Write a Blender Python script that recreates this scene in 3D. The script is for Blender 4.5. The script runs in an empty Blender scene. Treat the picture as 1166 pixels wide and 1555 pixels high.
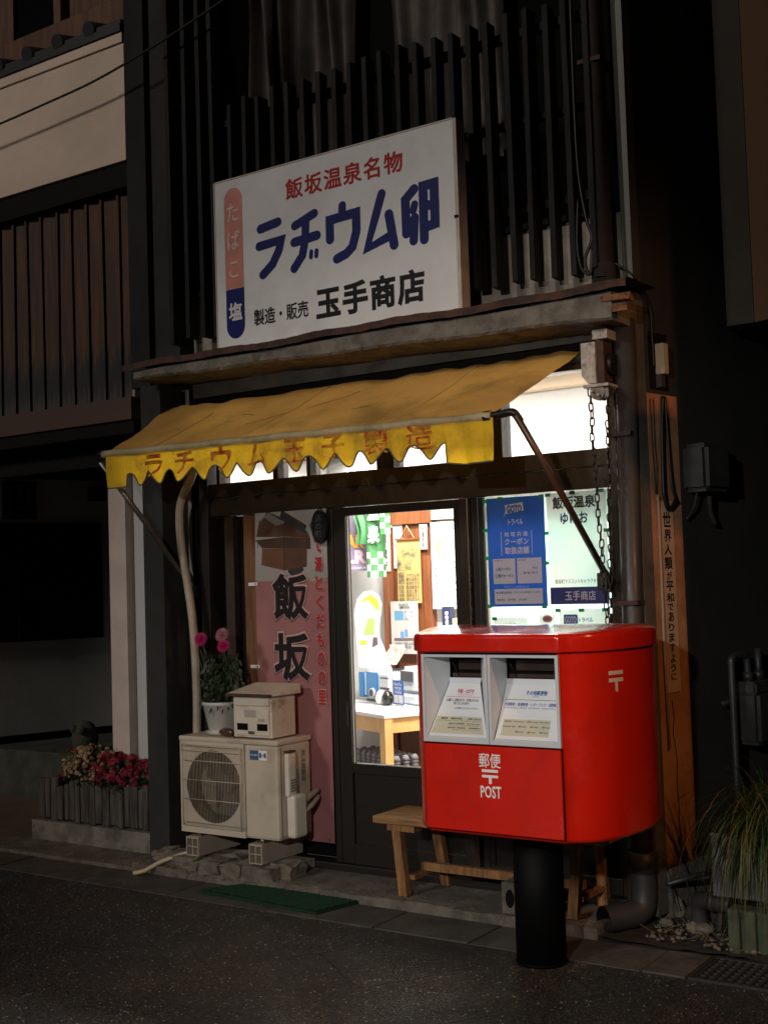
import bpy, bmesh, math, random
from math import sin, cos, pi, radians, sqrt, atan2
from mathutils import Vector, Matrix
random.seed(11)
R = radians
sc = bpy.context.scene
col = sc.collection

# ------------------------------------------------------------------ camera
cd = bpy.data.cameras.new('camera'); cam = bpy.data.objects.new('camera', cd); col.objects.link(cam)
YAW, PITCH, ROLL = R(34.28), R(3.13), R(1.85)
fw = Vector((-sin(YAW)*cos(PITCH), cos(YAW)*cos(PITCH), sin(PITCH)))
rt = Vector((cos(YAW), sin(YAW), 0)); up = rt.cross(fw)
Rr = cos(ROLL)*rt - sin(ROLL)*up; Uu = sin(ROLL)*rt + cos(ROLL)*up
m = Matrix.Identity(4)
for i in range(3):
    m[i][0] = Rr[i]; m[i][1] = Uu[i]; m[i][2] = -fw[i]
m.translation = (0, 0, 1.6)
cam.matrix_world = m
cd.sensor_fit = 'VERTICAL'; cd.sensor_height = 36; cd.lens = 36*1881/1555
cd.clip_start = 0.05; cd.clip_end = 500
sc.camera = cam

# ------------------------------------------------------------------ night sky, weak far light, exposure
w = bpy.data.worlds.new('World'); sc.world = w; w.use_nodes = True
nt = w.node_tree; bg = nt.nodes['Background']
sky = nt.nodes.new('ShaderNodeTexSky'); sky.sky_type = 'NISHITA'; sky.sun_disc = False
SUN_EL, SUN_AZ = R(24), R(196)          # azimuth clockwise from +Y
sky.sun_elevation = SUN_EL; sky.sun_rotation = SUN_AZ
hs = nt.nodes.new('ShaderNodeHueSaturation'); hs.inputs['Saturation'].default_value = 0.25
nt.links.new(sky.outputs[0], hs.inputs['Color']); nt.links.new(hs.outputs[0], bg.inputs[0])
bg.inputs[1].default_value = 0.0010
sd = bpy.data.lights.new('sun', 'SUN'); sd.energy = 0.68; sd.angle = R(7); sd.color = (1, .92, .85)
so = bpy.data.objects.new('sun', sd); col.objects.link(so)
sdir = Vector((sin(SUN_AZ)*cos(SUN_EL), cos(SUN_AZ)*cos(SUN_EL), sin(SUN_EL)))
so.rotation_euler = sdir.to_track_quat('Z', 'Y').to_euler()
so.location = (-2, -6, 9)
sc.view_settings.view_transform = 'Standard'; sc.view_settings.look = 'None'
sc.view_settings.exposure = 0; sc.view_settings.gamma = 1
sc.view_settings.use_curve_mapping = False
sc.render.engine = 'CYCLES'
try:
    sc.cycles.use_denoising = True
    sc.cycles.max_bounces = 8; sc.cycles.transparent_max_bounces = 12
    sc.cycles.sample_clamp_indirect = 4
except Exception: pass

# lights that belong to lamps built further down: position, power, colour
LED_LAMP = ((-.75, -1.75, 2.85), 600, (1, .955, .90), (-3.1, 5.0, 1.2), 42)      # small street light behind the camera
SODIUM_LAMP = ((1.25, 3.25, 3.9), 165, (1, .42, .13), (-2.6, 5.2, 1.2), 60)   # orange street light on the right, outside the frame
SHOP_W = 118                                            # fluorescent tubes in the shop, each

# ------------------------------------------------------------------ materials
def srgb(r, g, b):
    f = lambda c: (c/255/12.92 if c/255 <= .04045 else ((c/255+.055)/1.055)**2.4)
    return (f(r), f(g), f(b))
MATS = {}
def mat(name, c, rough=.6, c2=None, scale=6, bump=0, bscale=60, metal=0, coat=0, spec=.5, stretch=None,
        dirt=None, dscale=3, damt=.5, detail=6, thresh=(.35, .65), transl=0):
    if name in MATS: return MATS[name]
    m = bpy.data.materials.new(name); m.use_nodes = True; MATS[name] = m
    t = m.node_tree; n = t.nodes; l = t.links; p = n['Principled BSDF']
    p.inputs['Base Color'].default_value = (*c, 1); p.inputs['Roughness'].default_value = rough
    p.inputs['Metallic'].default_value = metal; p.inputs['Specular IOR Level'].default_value = spec
    if coat: p.inputs['Coat Weight'].default_value = coat; p.inputs['Coat Roughness'].default_value = .06
    tc = n.new('ShaderNodeTexCoord'); mp = n.new('ShaderNodeMapping'); l.new(tc.outputs['Object'], mp.inputs[0])
    if stretch: mp.inputs['Scale'].default_value = stretch
    geo = n.new('ShaderNodeObjectInfo')
    ad = n.new('ShaderNodeVectorMath'); ad.operation = 'ADD'; l.new(mp.outputs[0], ad.inputs[0])
    mu = n.new('ShaderNodeMath'); mu.operation = 'MULTIPLY'; mu.inputs[1].default_value = 37; l.new(geo.outputs['Random'], mu.inputs[0])
    l.new(mu.outputs[0], ad.inputs[1])
    out = None
    def noise(s, d=detail):
        k = n.new('ShaderNodeTexNoise'); k.inputs['Scale'].default_value = s; k.inputs['Detail'].default_value = d
        k.inputs['Roughness'].default_value = .62; l.new(ad.outputs[0], k.inputs['Vector']); return k.outputs['Fac']
    def ramp(f, a, b):
        k = n.new('ShaderNodeMapRange'); k.inputs['From Min'].default_value = a; k.inputs['From Max'].default_value = b
        k.interpolation_type = 'SMOOTHSTEP'; l.new(f, k.inputs['Value']); return k.outputs[0]
    def mix(f, A, B):
        k = n.new('ShaderNodeMix'); k.data_type = 'RGBA'; l.new(f, k.inputs['Factor'])
        for s, v in ((6, A), (7, B)):
            if isinstance(v, tuple): k.inputs[s].default_value = (*v, 1)
            else: l.new(v, k.inputs[s])
        return k.outputs[2]
    if c2: out = mix(ramp(noise(scale), *thresh), c, c2)
    if dirt:
        f = ramp(noise(dscale, 10), .5, .72)
        k = n.new('ShaderNodeMath'); k.operation = 'MULTIPLY'; k.inputs[1].default_value = damt; l.new(f, k.inputs[0])
        out = mix(k.outputs[0], out if out else c, dirt)
    if out: l.new(out, p.inputs['Base Color'])
    if bump:
        b = n.new('ShaderNodeBump'); b.inputs['Strength'].default_value = 1; b.inputs['Distance'].default_value = bump
        l.new(noise(bscale, 4), b.inputs['Height']); l.new(b.outputs[0], p.inputs['Normal'])
    if transl:
        tr = n.new('ShaderNodeBsdfTranslucent'); ms = n.new('ShaderNodeMixShader'); ms.inputs[0].default_value = transl
        if out: l.new(out, tr.inputs[0])
        else: tr.inputs[0].default_value = (*c, 1)
        o = n['Material Output']; l.new(p.outputs[0], ms.inputs[1]); l.new(tr.outputs[0], ms.inputs[2]); l.new(ms.outputs[0], o.inputs[0])
    return m
def emis(name, c, s):
    if name in MATS: return MATS[name]
    m = bpy.data.materials.new(name); m.use_nodes = True; MATS[name] = m
    p = m.node_tree.nodes['Principled BSDF']; p.inputs['Base Color'].default_value = (*c, 1)
    p.inputs['Emission Color'].default_value = (*c, 1); p.inputs['Emission Strength'].default_value = s; return m
def glassmat(name, tint=(1, 1, 1), refl=.06, rough=0.0):
    if name in MATS: return MATS[name]
    m = bpy.data.materials.new(name); m.use_nodes = True; MATS[name] = m
    t = m.node_tree; n = t.nodes; l = t.links; n.remove(n['Principled BSDF'])
    tr = n.new('ShaderNodeBsdfTransparent'); tr.inputs[0].default_value = (*tint, 1)
    gl = n.new('ShaderNodeBsdfGlossy'); gl.inputs['Roughness'].default_value = rough
    lw = n.new('ShaderNodeFresnel'); lw.inputs['IOR'].default_value = 1.35
    ms = n.new('ShaderNodeMixShader'); l.new(lw.outputs[0], ms.inputs[0]); l.new(tr.outputs[0], ms.inputs[1]); l.new(gl.outputs[0], ms.inputs[2])
    l.new(ms.outputs[0], n['Material Output'].inputs[0]); return m

M_plaster = mat('grey_plaster', (.115, .105, .09), .9, (.07, .063, .054), 3, .004, 90, dirt=(.03, .026, .022), dscale=5, damt=.7)
M_white_plaster = mat('white_plaster', (.36, .34, .31), .9, (.28, .26, .235), 2, .002, 120)
M_band = mat('band_plaster', (.84, .66, .53), .9, (.72, .56, .45), 1.4, .003, 80)
M_pinkish = mat('pale_pillar_plaster', (.62, .51, .45), .9, (.54, .44, .39), 5, .003, 90)
M_pillar = mat('dark_grey_panel', (.038, .039, .037), .7, (.028, .029, .027), 3, .001, 60, spec=.15)
M_pillar2 = mat('grey_panel', (.028, .027, .025), .7, (.02, .0195, .018), 3, .001, 60, spec=.15)
M_conc = mat('old_concrete', (.17, .145, .115), .92, (.09, .078, .062), 7, .010, 45, dirt=(.05, .045, .035), dscale=9, damt=.7)
M_conc_l = mat('pale_concrete', (.21, .19, .155), .92, (.12, .108, .09), 9, .006, 60, dirt=(.06, .05, .04), dscale=8, damt=.8)
M_slabs = mat('gutter_slab', (.085, .072, .058), .8, (.052, .045, .037), 6, .004, 70, dirt=(.03, .026, .022), dscale=3, damt=.6)
M_rust = mat('rusty_metal', (.09, .035, .018), .75, (.03, .016, .011), 10, .003, 70)
M_slat = mat('weathered_slat', (.020, .0185, .017), .6, (.007, .0065, .006), 5, .0015, 90, stretch=(6, 6, .6), spec=.2)
M_black = mat('black_wood', (.006, .0055, .005), .7, spec=.15)
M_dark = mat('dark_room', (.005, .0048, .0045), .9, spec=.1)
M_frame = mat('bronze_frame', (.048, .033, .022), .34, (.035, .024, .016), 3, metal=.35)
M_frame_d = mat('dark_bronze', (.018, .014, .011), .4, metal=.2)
M_woodpanel = mat('brown_wood', (.20, .085, .032), .5, (.12, .048, .018), 5, .001, 40, stretch=(7, 7, .5))
M_woodint = mat('interior_cedar', (.26, .085, .03), .5, (.17, .052, .017), 5, .001, 40, stretch=(8, 8, .5))
M_bench = mat('bench_wood', (.44, .235, .085), .6, (.24, .115, .04), 6, .002, 60, stretch=(.7, 9, 9), dirt=(.06, .03, .015), dscale=5, damt=.6)
M_benchleg = mat('bench_leg_wood', (.34, .165, .055), .6, (.17, .075, .025), 6, .002, 60, stretch=(9, 9, .8), dirt=(.05, .025, .012), dscale=5, damt=.6)
M_white = mat('white_wall', (.48, .475, .46), .7)
M_paper = mat('paper', (.60, .59, .56), .7, transl=.25)
M_signw = mat('sign_white', (.78, .775, .76), .42, (.70, .69, .675), 3, dirt=(.42, .38, .33), dscale=2.5, damt=.35)
M_navy = mat('navy_paint', (.006, .012, .12), .5, spec=.2)
M_navyp = mat('navy_print', (.010, .016, .12), .6)
M_blackp = mat('black_paint', (.008, .008, .009), .5, spec=.2)
M_redp = mat('red_paint', (.46, .008, .008), .5, spec=.2)
M_pinkp = mat('faded_pink_paint', (.66, .24, .18), .45, (.50, .18, .13), 5)
M_faint = mat('faded_white_paint', (.72, .50, .45), .5)
M_rim = mat('sign_rim', (.58, .48, .40), .5, (.48, .38, .30), 8)
M_red = mat('postbox_red', (.62, .012, .003), .22, coat=.9, dirt=(.36, .014, .009), dscale=4, damt=.45, bump=.00012, bscale=14)
M_silver = mat('silver_plastic', (.58, .61, .64), .42, metal=.1)
M_silverw = mat('pale_silver', (.72, .75, .78), .45)
M_whitep = mat('white_print', (.80, .80, .78), .5)
M_beige = mat('beige_label', (.55, .53, .40), .5)
M_blkmetal = mat('black_pole_paint', (.0025, .0025, .0025), .62, spec=.12)
M_ac = mat('ac_cream', (.56, .49, .385), .5, (.50, .435, .34), 2, .0004, 300, dirt=(.22, .17, .11), dscale=3, damt=.45)
M_acd = mat('ac_inside', (.035, .033, .03), .6)
M_acw = mat('ac_cover', (.66, .60, .50), .45, dirt=(.35, .28, .2), dscale=4, damt=.4)
M_mail = mat('white_enamel', (.62, .56, .46), .45, (.56, .50, .40), 4, dirt=(.18, .07, .025), dscale=7, damt=.75)
M_pipe_br = mat('brown_pipe', (.050, .042, .040), .5, (.038, .032, .031), 3)
M_pipe_gr = mat('grey_pvc', (.045, .044, .043), .5, (.032, .031, .03), 5)
M_pipe_gn = mat('greenish_pipe', (.075, .08, .06), .5)
M_pipe_cream = mat('cream_tape_pipe', (.42, .35, .27), .6, (.30, .24, .18), 6, .001, 80)
M_cable = mat('black_cable', (.008, .008, .008), .5)
M_steel = mat('dull_steel', (.22, .20, .18), .35, metal=.8, dirt=(.12, .06, .03), dscale=14, damt=.7)
M_whsteel = mat('flaked_white_metal', (.50, .46, .40), .5, (.34, .30, .25), 25, metal=.1, dirt=(.06, .035, .02), dscale=22, damt=.9)
M_chain = mat('chain_metal', (.03, .026, .022), .4, metal=.7)
M_green = mat('green_mat', (.002, .045, .012), .95, (.001, .025, .007), 90, .006, 260)
M_gtape = mat('green_tape', (.02, .30, .13), .5, transl=.3)
M_leaf = mat('dark_leaf', (.030, .052, .018), .5, (.018, .034, .012), 9, transl=.2)
M_leafy = mat('begonia_leaf', (.03, .075, .02), .5, (.02, .045, .015), 9, transl=.2)
M_stem = mat('green_stem', (.05, .07, .025), .6)
M_mag = mat('magenta_petal', (.46, .010, .13), .6, (.34, .006, .10), 40, transl=.2)
M_pale = mat('pale_pink_petal', (.46, .22, .26), .6, (.30, .10, .13), 40, transl=.2)
M_bred = mat('red_petal', (.26, .008, .009), .6, transl=.2)
M_bpink = mat('pink_petal', (.36, .035, .06), .6, (.22, .015, .03), 30, transl=.2)
M_bcream = mat('cream_petal', (.50, .39, .25), .6, (.38, .27, .15), 30, transl=.2)
M_potw = mat('pot_white', (.50, .49, .45), .5, dirt=(.2, .18, .14), dscale=5, damt=.5)
M_plank = mat('grey_planter_wood', (.10, .085, .07), .85, (.035, .029, .025), 7, .003, 60, stretch=(5, 5, .5))
M_moss = mat('mossy_stone', (.075, .075, .055), .95, (.042, .043, .03), 5, .006, 40)
M_stone = mat('rubble_stone', (.20, .17, .13), .95, (.10, .085, .065), 9, .008, 35)
M_gas = mat('gas_grey', (.040, .040, .039), .6, (.028, .028, .027), 8, spec=.2)
M_galv = mat('galvanised', (.06, .058, .06), .45, metal=.5)
M_blade = mat('grass_blade', (.15, .13, .035), .5, (.17, .075, .02), 2, transl=.3)
M_blade2 = mat('grass_blade_green', (.035, .065, .014), .5, transl=.3)
M_whbox = mat('white_planter_box', (.22, .225, .235), .75, (.15, .155, .16), 7, .002, 60, dirt=(.10, .09, .07), dscale=5, damt=.6)
M_grblock = mat('mossy_block', (.075, .085, .048), .9, (.05, .058, .034), 8, .004, 50)
M_soil = mat('dark_soil', (.035, .028, .02), .98, (.02, .016, .012), 30, .02, 60)
M_tile = mat('roof_tile', (.012, .012, .013), .5)
M_glass = glassmat('clear_glass')
M_glassd = mat('dark_window_glass', (.006, .006, .007), .06)

def mat_board():
    m = mat('weathered_board', (.10, .043, .014), .7, (.045, .019, .007), 4, .001, 60, stretch=(9, 9, .5)); t = m.node_tree; n = t.nodes; l = t.links; p = n['Principled BSDF']
    src = p.inputs['Base Color'].links[0].from_socket; tc = n.new('ShaderNodeTexCoord'); oi = n.new('ShaderNodeObjectInfo')
    mp = n.new('ShaderNodeMapping'); mp.inputs['Scale'].default_value = (60, 60, 2.2); l.new(tc.outputs['Object'], mp.inputs[0])
    ad = n.new('ShaderNodeVectorMath'); l.new(mp.outputs[0], ad.inputs[0]); l.new(oi.outputs['Location'], ad.inputs[1])
    ns = n.new('ShaderNodeTexNoise'); ns.inputs['Scale'].default_value = 1; ns.inputs['Detail'].default_value = 4; l.new(ad.outputs[0], ns.inputs['Vector'])
    sp = n.new('ShaderNodeSeparateXYZ'); l.new(tc.outputs['Object'], sp.inputs[0])
    a = n.new('ShaderNodeMath'); a.operation = 'MULTIPLY_ADD'; a.inputs[1].default_value = -.55; l.new(ns.outputs['Fac'], a.inputs[0]); l.new(sp.outputs['Z'], a.inputs[2])
    def band(lo, hi):
        k = n.new('ShaderNodeMapRange'); k.inputs['From Min'].default_value = lo; k.inputs['From Max'].default_value = hi; l.new(a.outputs[0], k.inputs['Value']); return k.outputs[0]
    def mx(f, A, B):
        k = n.new('ShaderNodeMix'); k.data_type = 'RGBA'; l.new(f, k.inputs['Factor'])
        for s_, v in ((6, A), (7, B)):
            if isinstance(v, tuple): k.inputs[s_].default_value = (*v, 1)
            else: l.new(v, k.inputs[s_])
        return k.outputs[2]
    c = mx(band(.0, .09), (.014, .012, .010), src); c = mx(band(-.26, -.16), (.055, .049, .042), c)
    l.new(c, p.inputs['Base Color']); return m
M_board = mat_board()
def mat_asphalt():
    m = bpy.data.materials.new('asphalt'); m.use_nodes = True; t = m.node_tree; n = t.nodes; l = t.links; p = n['Principled BSDF']
    tc = n.new('ShaderNodeTexCoord')
    def noise(s, d, r=.6):
        k = n.new('ShaderNodeTexNoise'); k.inputs['Scale'].default_value = s; k.inputs['Detail'].default_value = d; k.inputs['Roughness'].default_value = r
        l.new(tc.outputs['Object'], k.inputs['Vector']); return k.outputs['Fac']
    def rng(f, a, b, c=0, d=1):
        k = n.new('ShaderNodeMapRange'); k.inputs['From Min'].default_value = a; k.inputs['From Max'].default_value = b
        k.inputs['To Min'].default_value = c; k.inputs['To Max'].default_value = d; l.new(f, k.inputs['Value']); return k.outputs[0]
    def mix(f, A, B):
        k = n.new('ShaderNodeMix'); k.data_type = 'RGBA'; l.new(f, k.inputs['Factor'])
        for s, v in ((6, A), (7, B)):
            if isinstance(v, tuple): k.inputs[s].default_value = (*v, 1)
            else: l.new(v, k.inputs[s])
        return k.outputs[2]
    v = n.new('ShaderNodeTexVoronoi'); v.inputs['Scale'].default_value = 150; l.new(tc.outputs['Object'], v.inputs['Vector'])
    sep = n.new('ShaderNodeSeparateColor'); l.new(v.outputs['Color'], sep.inputs[0])
    base = mix(rng(noise(1.6, 8), .35, .65), (.012, .0112, .0105), (.024, .0222, .0208))
    spk = mix(rng(noise(.9, 6, .65), .46, .60), (.085, .072, .060), (.20, .105, .045))  # speckles warmed in patches, orange lamp glow put into their colour
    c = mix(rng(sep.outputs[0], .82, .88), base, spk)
    c = mix(rng(sep.outputs[1], .986, .991), c, (.60, .55, .50))
    c = mix(rng(noise(.55, 7, .7), .56, .70, 0, .75), c, (.010, .0095, .009))
    # long-healed cracks between patches
    wv = n.new('ShaderNodeTexBrick'); wv.inputs['Scale'].default_value = 1; wv.inputs['Brick Width'].default_value = 1.25; wv.inputs['Row Height'].default_value = .52
    wv.inputs['Mortar Size'].default_value = .006; wv.inputs['Mortar Smooth'].default_value = .6; wv.offset = .37
    mp = n.new('ShaderNodeMapping'); mp.inputs['Rotation'].default_value = (0, 0, -R(58))
    nn = n.new('ShaderNodeTexNoise'); nn.inputs['Scale'].default_value = 3.5; nn.inputs['Detail'].default_value = 7; l.new(tc.outputs['Object'], nn.inputs['Vector'])
    mx = n.new('ShaderNodeVectorMath'); mx.operation = 'SCALE'; mx.inputs['Scale'].default_value = .11; l.new(nn.outputs['Color'], mx.inputs[0])
    ad = n.new('ShaderNodeVectorMath'); l.new(tc.outputs['Object'], ad.inputs[0]); l.new(mx.outputs[0], ad.inputs[1]); l.new(ad.outputs[0], mp.inputs[0]); l.new(mp.outputs[0], wv.inputs['Vector'])
    k1 = n.new('ShaderNodeMath'); k1.operation = 'MULTIPLY'; l.new(wv.outputs['Fac'], k1.inputs[0]); l.new(rng(noise(1.3, 5), .40, .55), k1.inputs[1]); ck = k1.outputs[0]
    c = mix(ck, c, (.008, .008, .008)); l.new(c, p.inputs['Base Color'])
    l.new(rng(noise(2.2, 6), .3, .7, .30, .55), p.inputs['Roughness'])
    b = n.new('ShaderNodeBump'); b.inputs['Distance'].default_value = .010
    a2 = n.new('ShaderNodeMath'); a2.operation = 'SUBTRACT'; l.new(rng(v.outputs['Distance'], 0, .6, 1, 0), a2.inputs[0]); l.new(ck, a2.inputs[1])
    l.new(a2.outputs[0], b.inputs['Height']); l.new(b.outputs[0], p.inputs['Normal'])
    MATS['asphalt'] = m; return m
M_asphalt = mat_asphalt()

def worn(m, lo, hi, sc_=5):
    t = m.node_tree; n = t.nodes; l = t.links; p = n['Principled BSDF']; tc = n.new('ShaderNodeTexCoord'); k = n.new('ShaderNodeTexNoise'); k.inputs['Scale'].default_value = sc_; k.inputs['Detail'].default_value = 9; k.inputs['Roughness'].default_value = .7
    l.new(tc.outputs['Object'], k.inputs['Vector']); q = n.new('ShaderNodeMapRange'); q.inputs['From Min'].default_value = .35; q.inputs['From Max'].default_value = .7; q.inputs['To Min'].default_value = lo; q.inputs['To Max'].default_value = hi
    l.new(k.outputs['Fac'], q.inputs['Value']); l.new(q.outputs[0], p.inputs['Roughness'])
    if p.inputs['Coat Weight'].default_value: l.new(q.outputs[0], p.inputs['Coat Roughness'])
worn(M_red, .06, .34); worn(M_frame, .22, .5); worn(M_pipe_br, .35, .65)
# ------------------------------------------------------------------ object helpers
WL = {}
def tag(o, label=None, cat=None, group=None, kind=None):
    if label: o['label'] = label
    if cat: o['category'] = cat
    if group: o['group'] = group
    if kind: o['kind'] = kind
    return o
def thing(name, label, cat, loc=(0, 0, 0), group=None, rz=0, local=False):
    o = bpy.data.objects.new(name, None); o.empty_display_size = .1; col.objects.link(o)
    o.location = loc; o.rotation_euler.z = rz
    WL[o.name] = Vector((0, 0, 0)) if local else Vector(loc)
    return tag(o, label, cat, group)
def link(o, name, mt, parent, org, kind, label):
    col.objects.link(o)
    if mt and not len(o.data.materials): o.data.materials.append(mt)
    WL[o.name] = Vector(org)
    if parent:
        o.parent = parent; o.location = Vector(org) - WL[parent.name]
    else: o.location = org
    if kind: o['kind'] = kind
    if label: o['label'] = label
    return o
class MB:
    def __init__(s): s.bm = bmesh.new()
    def box(s, x0, x1, y0, y1, z0, z1, bev=0, M=None):
        r = bmesh.ops.create_cube(s.bm, size=1); vs = r['verts']
        for v in vs:
            v.co = Vector(((x0+x1)/2+v.co.x*(x1-x0), (y0+y1)/2+v.co.y*(y1-y0), (z0+z1)/2+v.co.z*(z1-z0)))
        if M:
            for v in vs: v.co = M @ v.co
        if bev:
            es = list({e for v in vs for e in v.link_edges}); bmesh.ops.bevel(s.bm, geom=es, offset=bev, segments=2, affect='EDGES', profile=.5)
        return s
    def tube(s, pts, r, n=10, caps=True, closed=False):
        pts = [Vector(p) for p in pts]; rs = r if isinstance(r, (list, tuple)) else [r]*len(pts)
        rings = []; prev = None
        N = len(pts)
        for i, p in enumerate(pts):
            if closed: t = (pts[(i+1) % N]-pts[i-1]).normalized()
            else: t = (pts[min(i+1, N-1)]-pts[max(i-1, 0)]).normalized()
            if prev is None:
                a = Vector((0, 0, 1)) if abs(t.z) < .9 else Vector((1, 0, 0)); u = t.cross(a).normalized()
            else:
                u = (prev - t*prev.dot(t)).normalized()
            prev = u; v = t.cross(u)
            rings.append([s.bm.verts.new(p + (u*cos(2*pi*k/n)+v*sin(2*pi*k/n))*rs[i]) for k in range(n)])
        for i in range(N if closed else N-1):
            A, B = rings[i], rings[(i+1) % N]
            for k in range(n):
                f = s.bm.faces.new((A[k], A[(k+1) % n], B[(k+1) % n], B[k])); f.smooth = True
        if caps and not closed:
            s.bm.faces.new(rings[0][::-1]); s.bm.faces.new(rings[-1])
        return s
    def poly(s, pts, flip=False):
        vs = [s.bm.verts.new(p) for p in pts]
        s.bm.faces.new(vs[::-1] if flip else vs); return s
    def prism(s, pts, d):
        """closed solid: polygon pts pushed along vector d"""
        d = Vector(d); A = [s.bm.verts.new(p) for p in pts]; B = [s.bm.verts.new(Vector(p)+d) for p in pts]; n = len(pts)
        s.bm.faces.new(A); s.bm.faces.new(B[::-1])
        for k in range(n): s.bm.faces.new((A[k], B[k], B[(k+1) % n], A[(k+1) % n]))
        return s
    def grid(s, fn, nu, nv, smooth=True):
        V = [[s.bm.verts.new(fn(i/nu, j/nv)) for j in range(nv+1)] for i in range(nu+1)]
        for i in range(nu):
            for j in range(nv):
                f = s.bm.faces.new((V[i][j], V[i+1][j], V[i+1][j+1], V[i][j+1])); f.smooth = smooth
        return s
    def lathe(s, prof, c=(0, 0, 0), n=24):
        c = Vector(c); rings = []
        for r, z in prof:
            rings.append([s.bm.verts.new(c+Vector((r*cos(2*pi*k/n), r*sin(2*pi*k/n), z))) for k in range(n)])
        for A, B in zip(rings, rings[1:]):
            for k in range(n):
                f = s.bm.faces.new((A[k], A[(k+1) % n], B[(k+1) % n], B[k])); f.smooth = True
        s.bm.faces.new(rings[0][::-1]); s.bm.faces.new(rings[-1]); return s
    def blob(s, c, r, sub=2, jit=.15, sq=(1, 1, 1)):
        q = bmesh.ops.create_icosphere(s.bm, subdivisions=sub, radius=1)
        for v in q['verts']:
            k = 1+random.uniform(-jit, jit)
            v.co = Vector((c[0]+v.co.x*r*k*sq[0], c[1]+v.co.y*r*k*sq[1], c[2]+v.co.z*r*k*sq[2]))
        return s
    def jitter(s, a):
        for v in s.bm.verts: v.co += Vector((random.uniform(-a, a), random.uniform(-a, a), random.uniform(-a, a)))
        return s
    def build(s, name, mt=None, parent=None, kind=None, label=None, normals=True):
        if normals: bmesh.ops.recalc_face_normals(s.bm, faces=s.bm.faces)
        vs = s.bm.verts
        lo = Vector([min(v.co[i] for v in vs) for i in range(3)]); hi = Vector([max(v.co[i] for v in vs) for i in range(3)])
        org = Vector(((lo.x+hi.x)/2, (lo.y+hi.y)/2, lo.z))
        for v in vs: v.co -= org
        me = bpy.data.meshes.new(name); s.bm.to_mesh(me); s.bm.free()
        return link(bpy.data.objects.new(name, me), name, mt, parent, org, kind, label)
def bx(name, x0, x1, y0, y1, z0, z1, mt, parent=None, bev=0, kind=None, label=None):
    return MB().box(x0, x1, y0, y1, z0, z1, bev).build(name, mt, parent, kind, label)
def rep(name, src, org, parent, rot=None, scale=None):
    """another object sharing src's mesh, its base at org"""
    o = bpy.data.objects.new(name, src.data); col.objects.link(o); WL[o.name] = Vector(org)
    if parent: o.parent = parent; o.location = Vector(org)-WL[parent.name]
    else: o.location = org
    if rot: o.rotation_euler = rot
    if scale: o.scale = scale
    return o
FRONT = (Vector((0, 0, 0)), Vector((1, 0, 0)), Vector((0, 0, 1)))
def text(body, parent, u0, u1, v0, v1, y=None, mt=None, frame=None, bold=0, off=.0015, name='lettering', sp=1.0, lsp=1.0, jit=0):
    """flat print of body filling the rectangle u0..u1, v0..v1 of a frame (origin, U, V)"""
    c = bpy.data.curves.new(name, 'FONT'); c.body = body; c.resolution_u = 2; c.align_x = 'CENTER'
    c.space_character = sp; c.space_line = lsp
    if bold: c.bevel_depth = bold; c.bevel_resolution = 1
    t = bpy.data.objects.new(name, c); col.objects.link(t)
    bpy.context.view_layer.update()
    me = bpy.data.meshes.new_from_object(t.evaluated_get(bpy.context.evaluated_depsgraph_get()))
    bpy.data.objects.remove(t); bpy.data.curves.remove(c)
    me.name = name; me.materials.clear()
    X = [v.co.x for v in me.vertices]; Y = [v.co.y for v in me.vertices]
    x0, x1, yy0, yy1 = min(X), max(X), min(Y), max(Y)
    if frame is None: frame = (Vector((0, y, 0)), Vector((1, 0, 0)), Vector((0, 0, 1)))
    O, U, V = frame; N = Vector(U).cross(Vector(V)).normalized()
    org = Vector(O)+Vector(U)*((u0+u1)/2)+Vector(V)*v0
    for v in me.vertices:
        a = u0+(v.co.x-x0)/max(x1-x0, 1e-6)*(u1-u0); b = v0+(v.co.y-yy0)/max(yy1-yy0, 1e-6)*(v1-v0)
        p = Vector(O)+Vector(U)*a+Vector(V)*b+N*(off+max(0, v.co.z)*.01)
        v.co = p-org
    return link(bpy.data.objects.new(name, me), name, mt, parent, org, None, None)
def decal(name, u0, u1, v0, v1, mt, parent, y=None, frame=None, off=.0008, r=0, th=.0006):
    if frame is None: frame = (Vector((0, y, 0)), Vector((1, 0, 0)), Vector((0, 0, 1)))
    O, U, V = [Vector(k) for k in frame]; N = U.cross(V).normalized()
    if r:
        pts = []
        for cx, cy, a in ((u1-r, v1-r, 0), (u0+r, v1-r, 90), (u0+r, v0+r, 180), (u1-r, v0+r, 270)):
            for k in range(6):
                q = R(a+18*k); pts.append((cx+r*cos(q), cy+r*sin(q)))
    else: pts = [(u0, v0), (u1, v0), (u1, v1), (u0, v1)]
    return MB().prism([O+U*a+V*b+N*(off-th) for a, b in pts], N*th).build(name, mt, parent)
def cr(pts, n=6, closed=False):
    """catmull-rom through points"""
    P = [Vector(p) for p in pts]; out = []; N = len(P)
    for i in range(N if closed else N-1):
        a, b, c, d = P[(i-1) % N] if closed else P[max(i-1, 0)], P[i], P[(i+1) % N], (P[(i+2) % N] if closed else P[min(i+2, N-1)])
        for k in range(n):
            t = k/n; out.append(.5*((2*b)+(c-a)*t+(2*a-5*b+4*c-d)*t*t+(3*b-a-3*c+d)*t**3))
    if not closed: out.append(P[-1])
    return out
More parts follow.
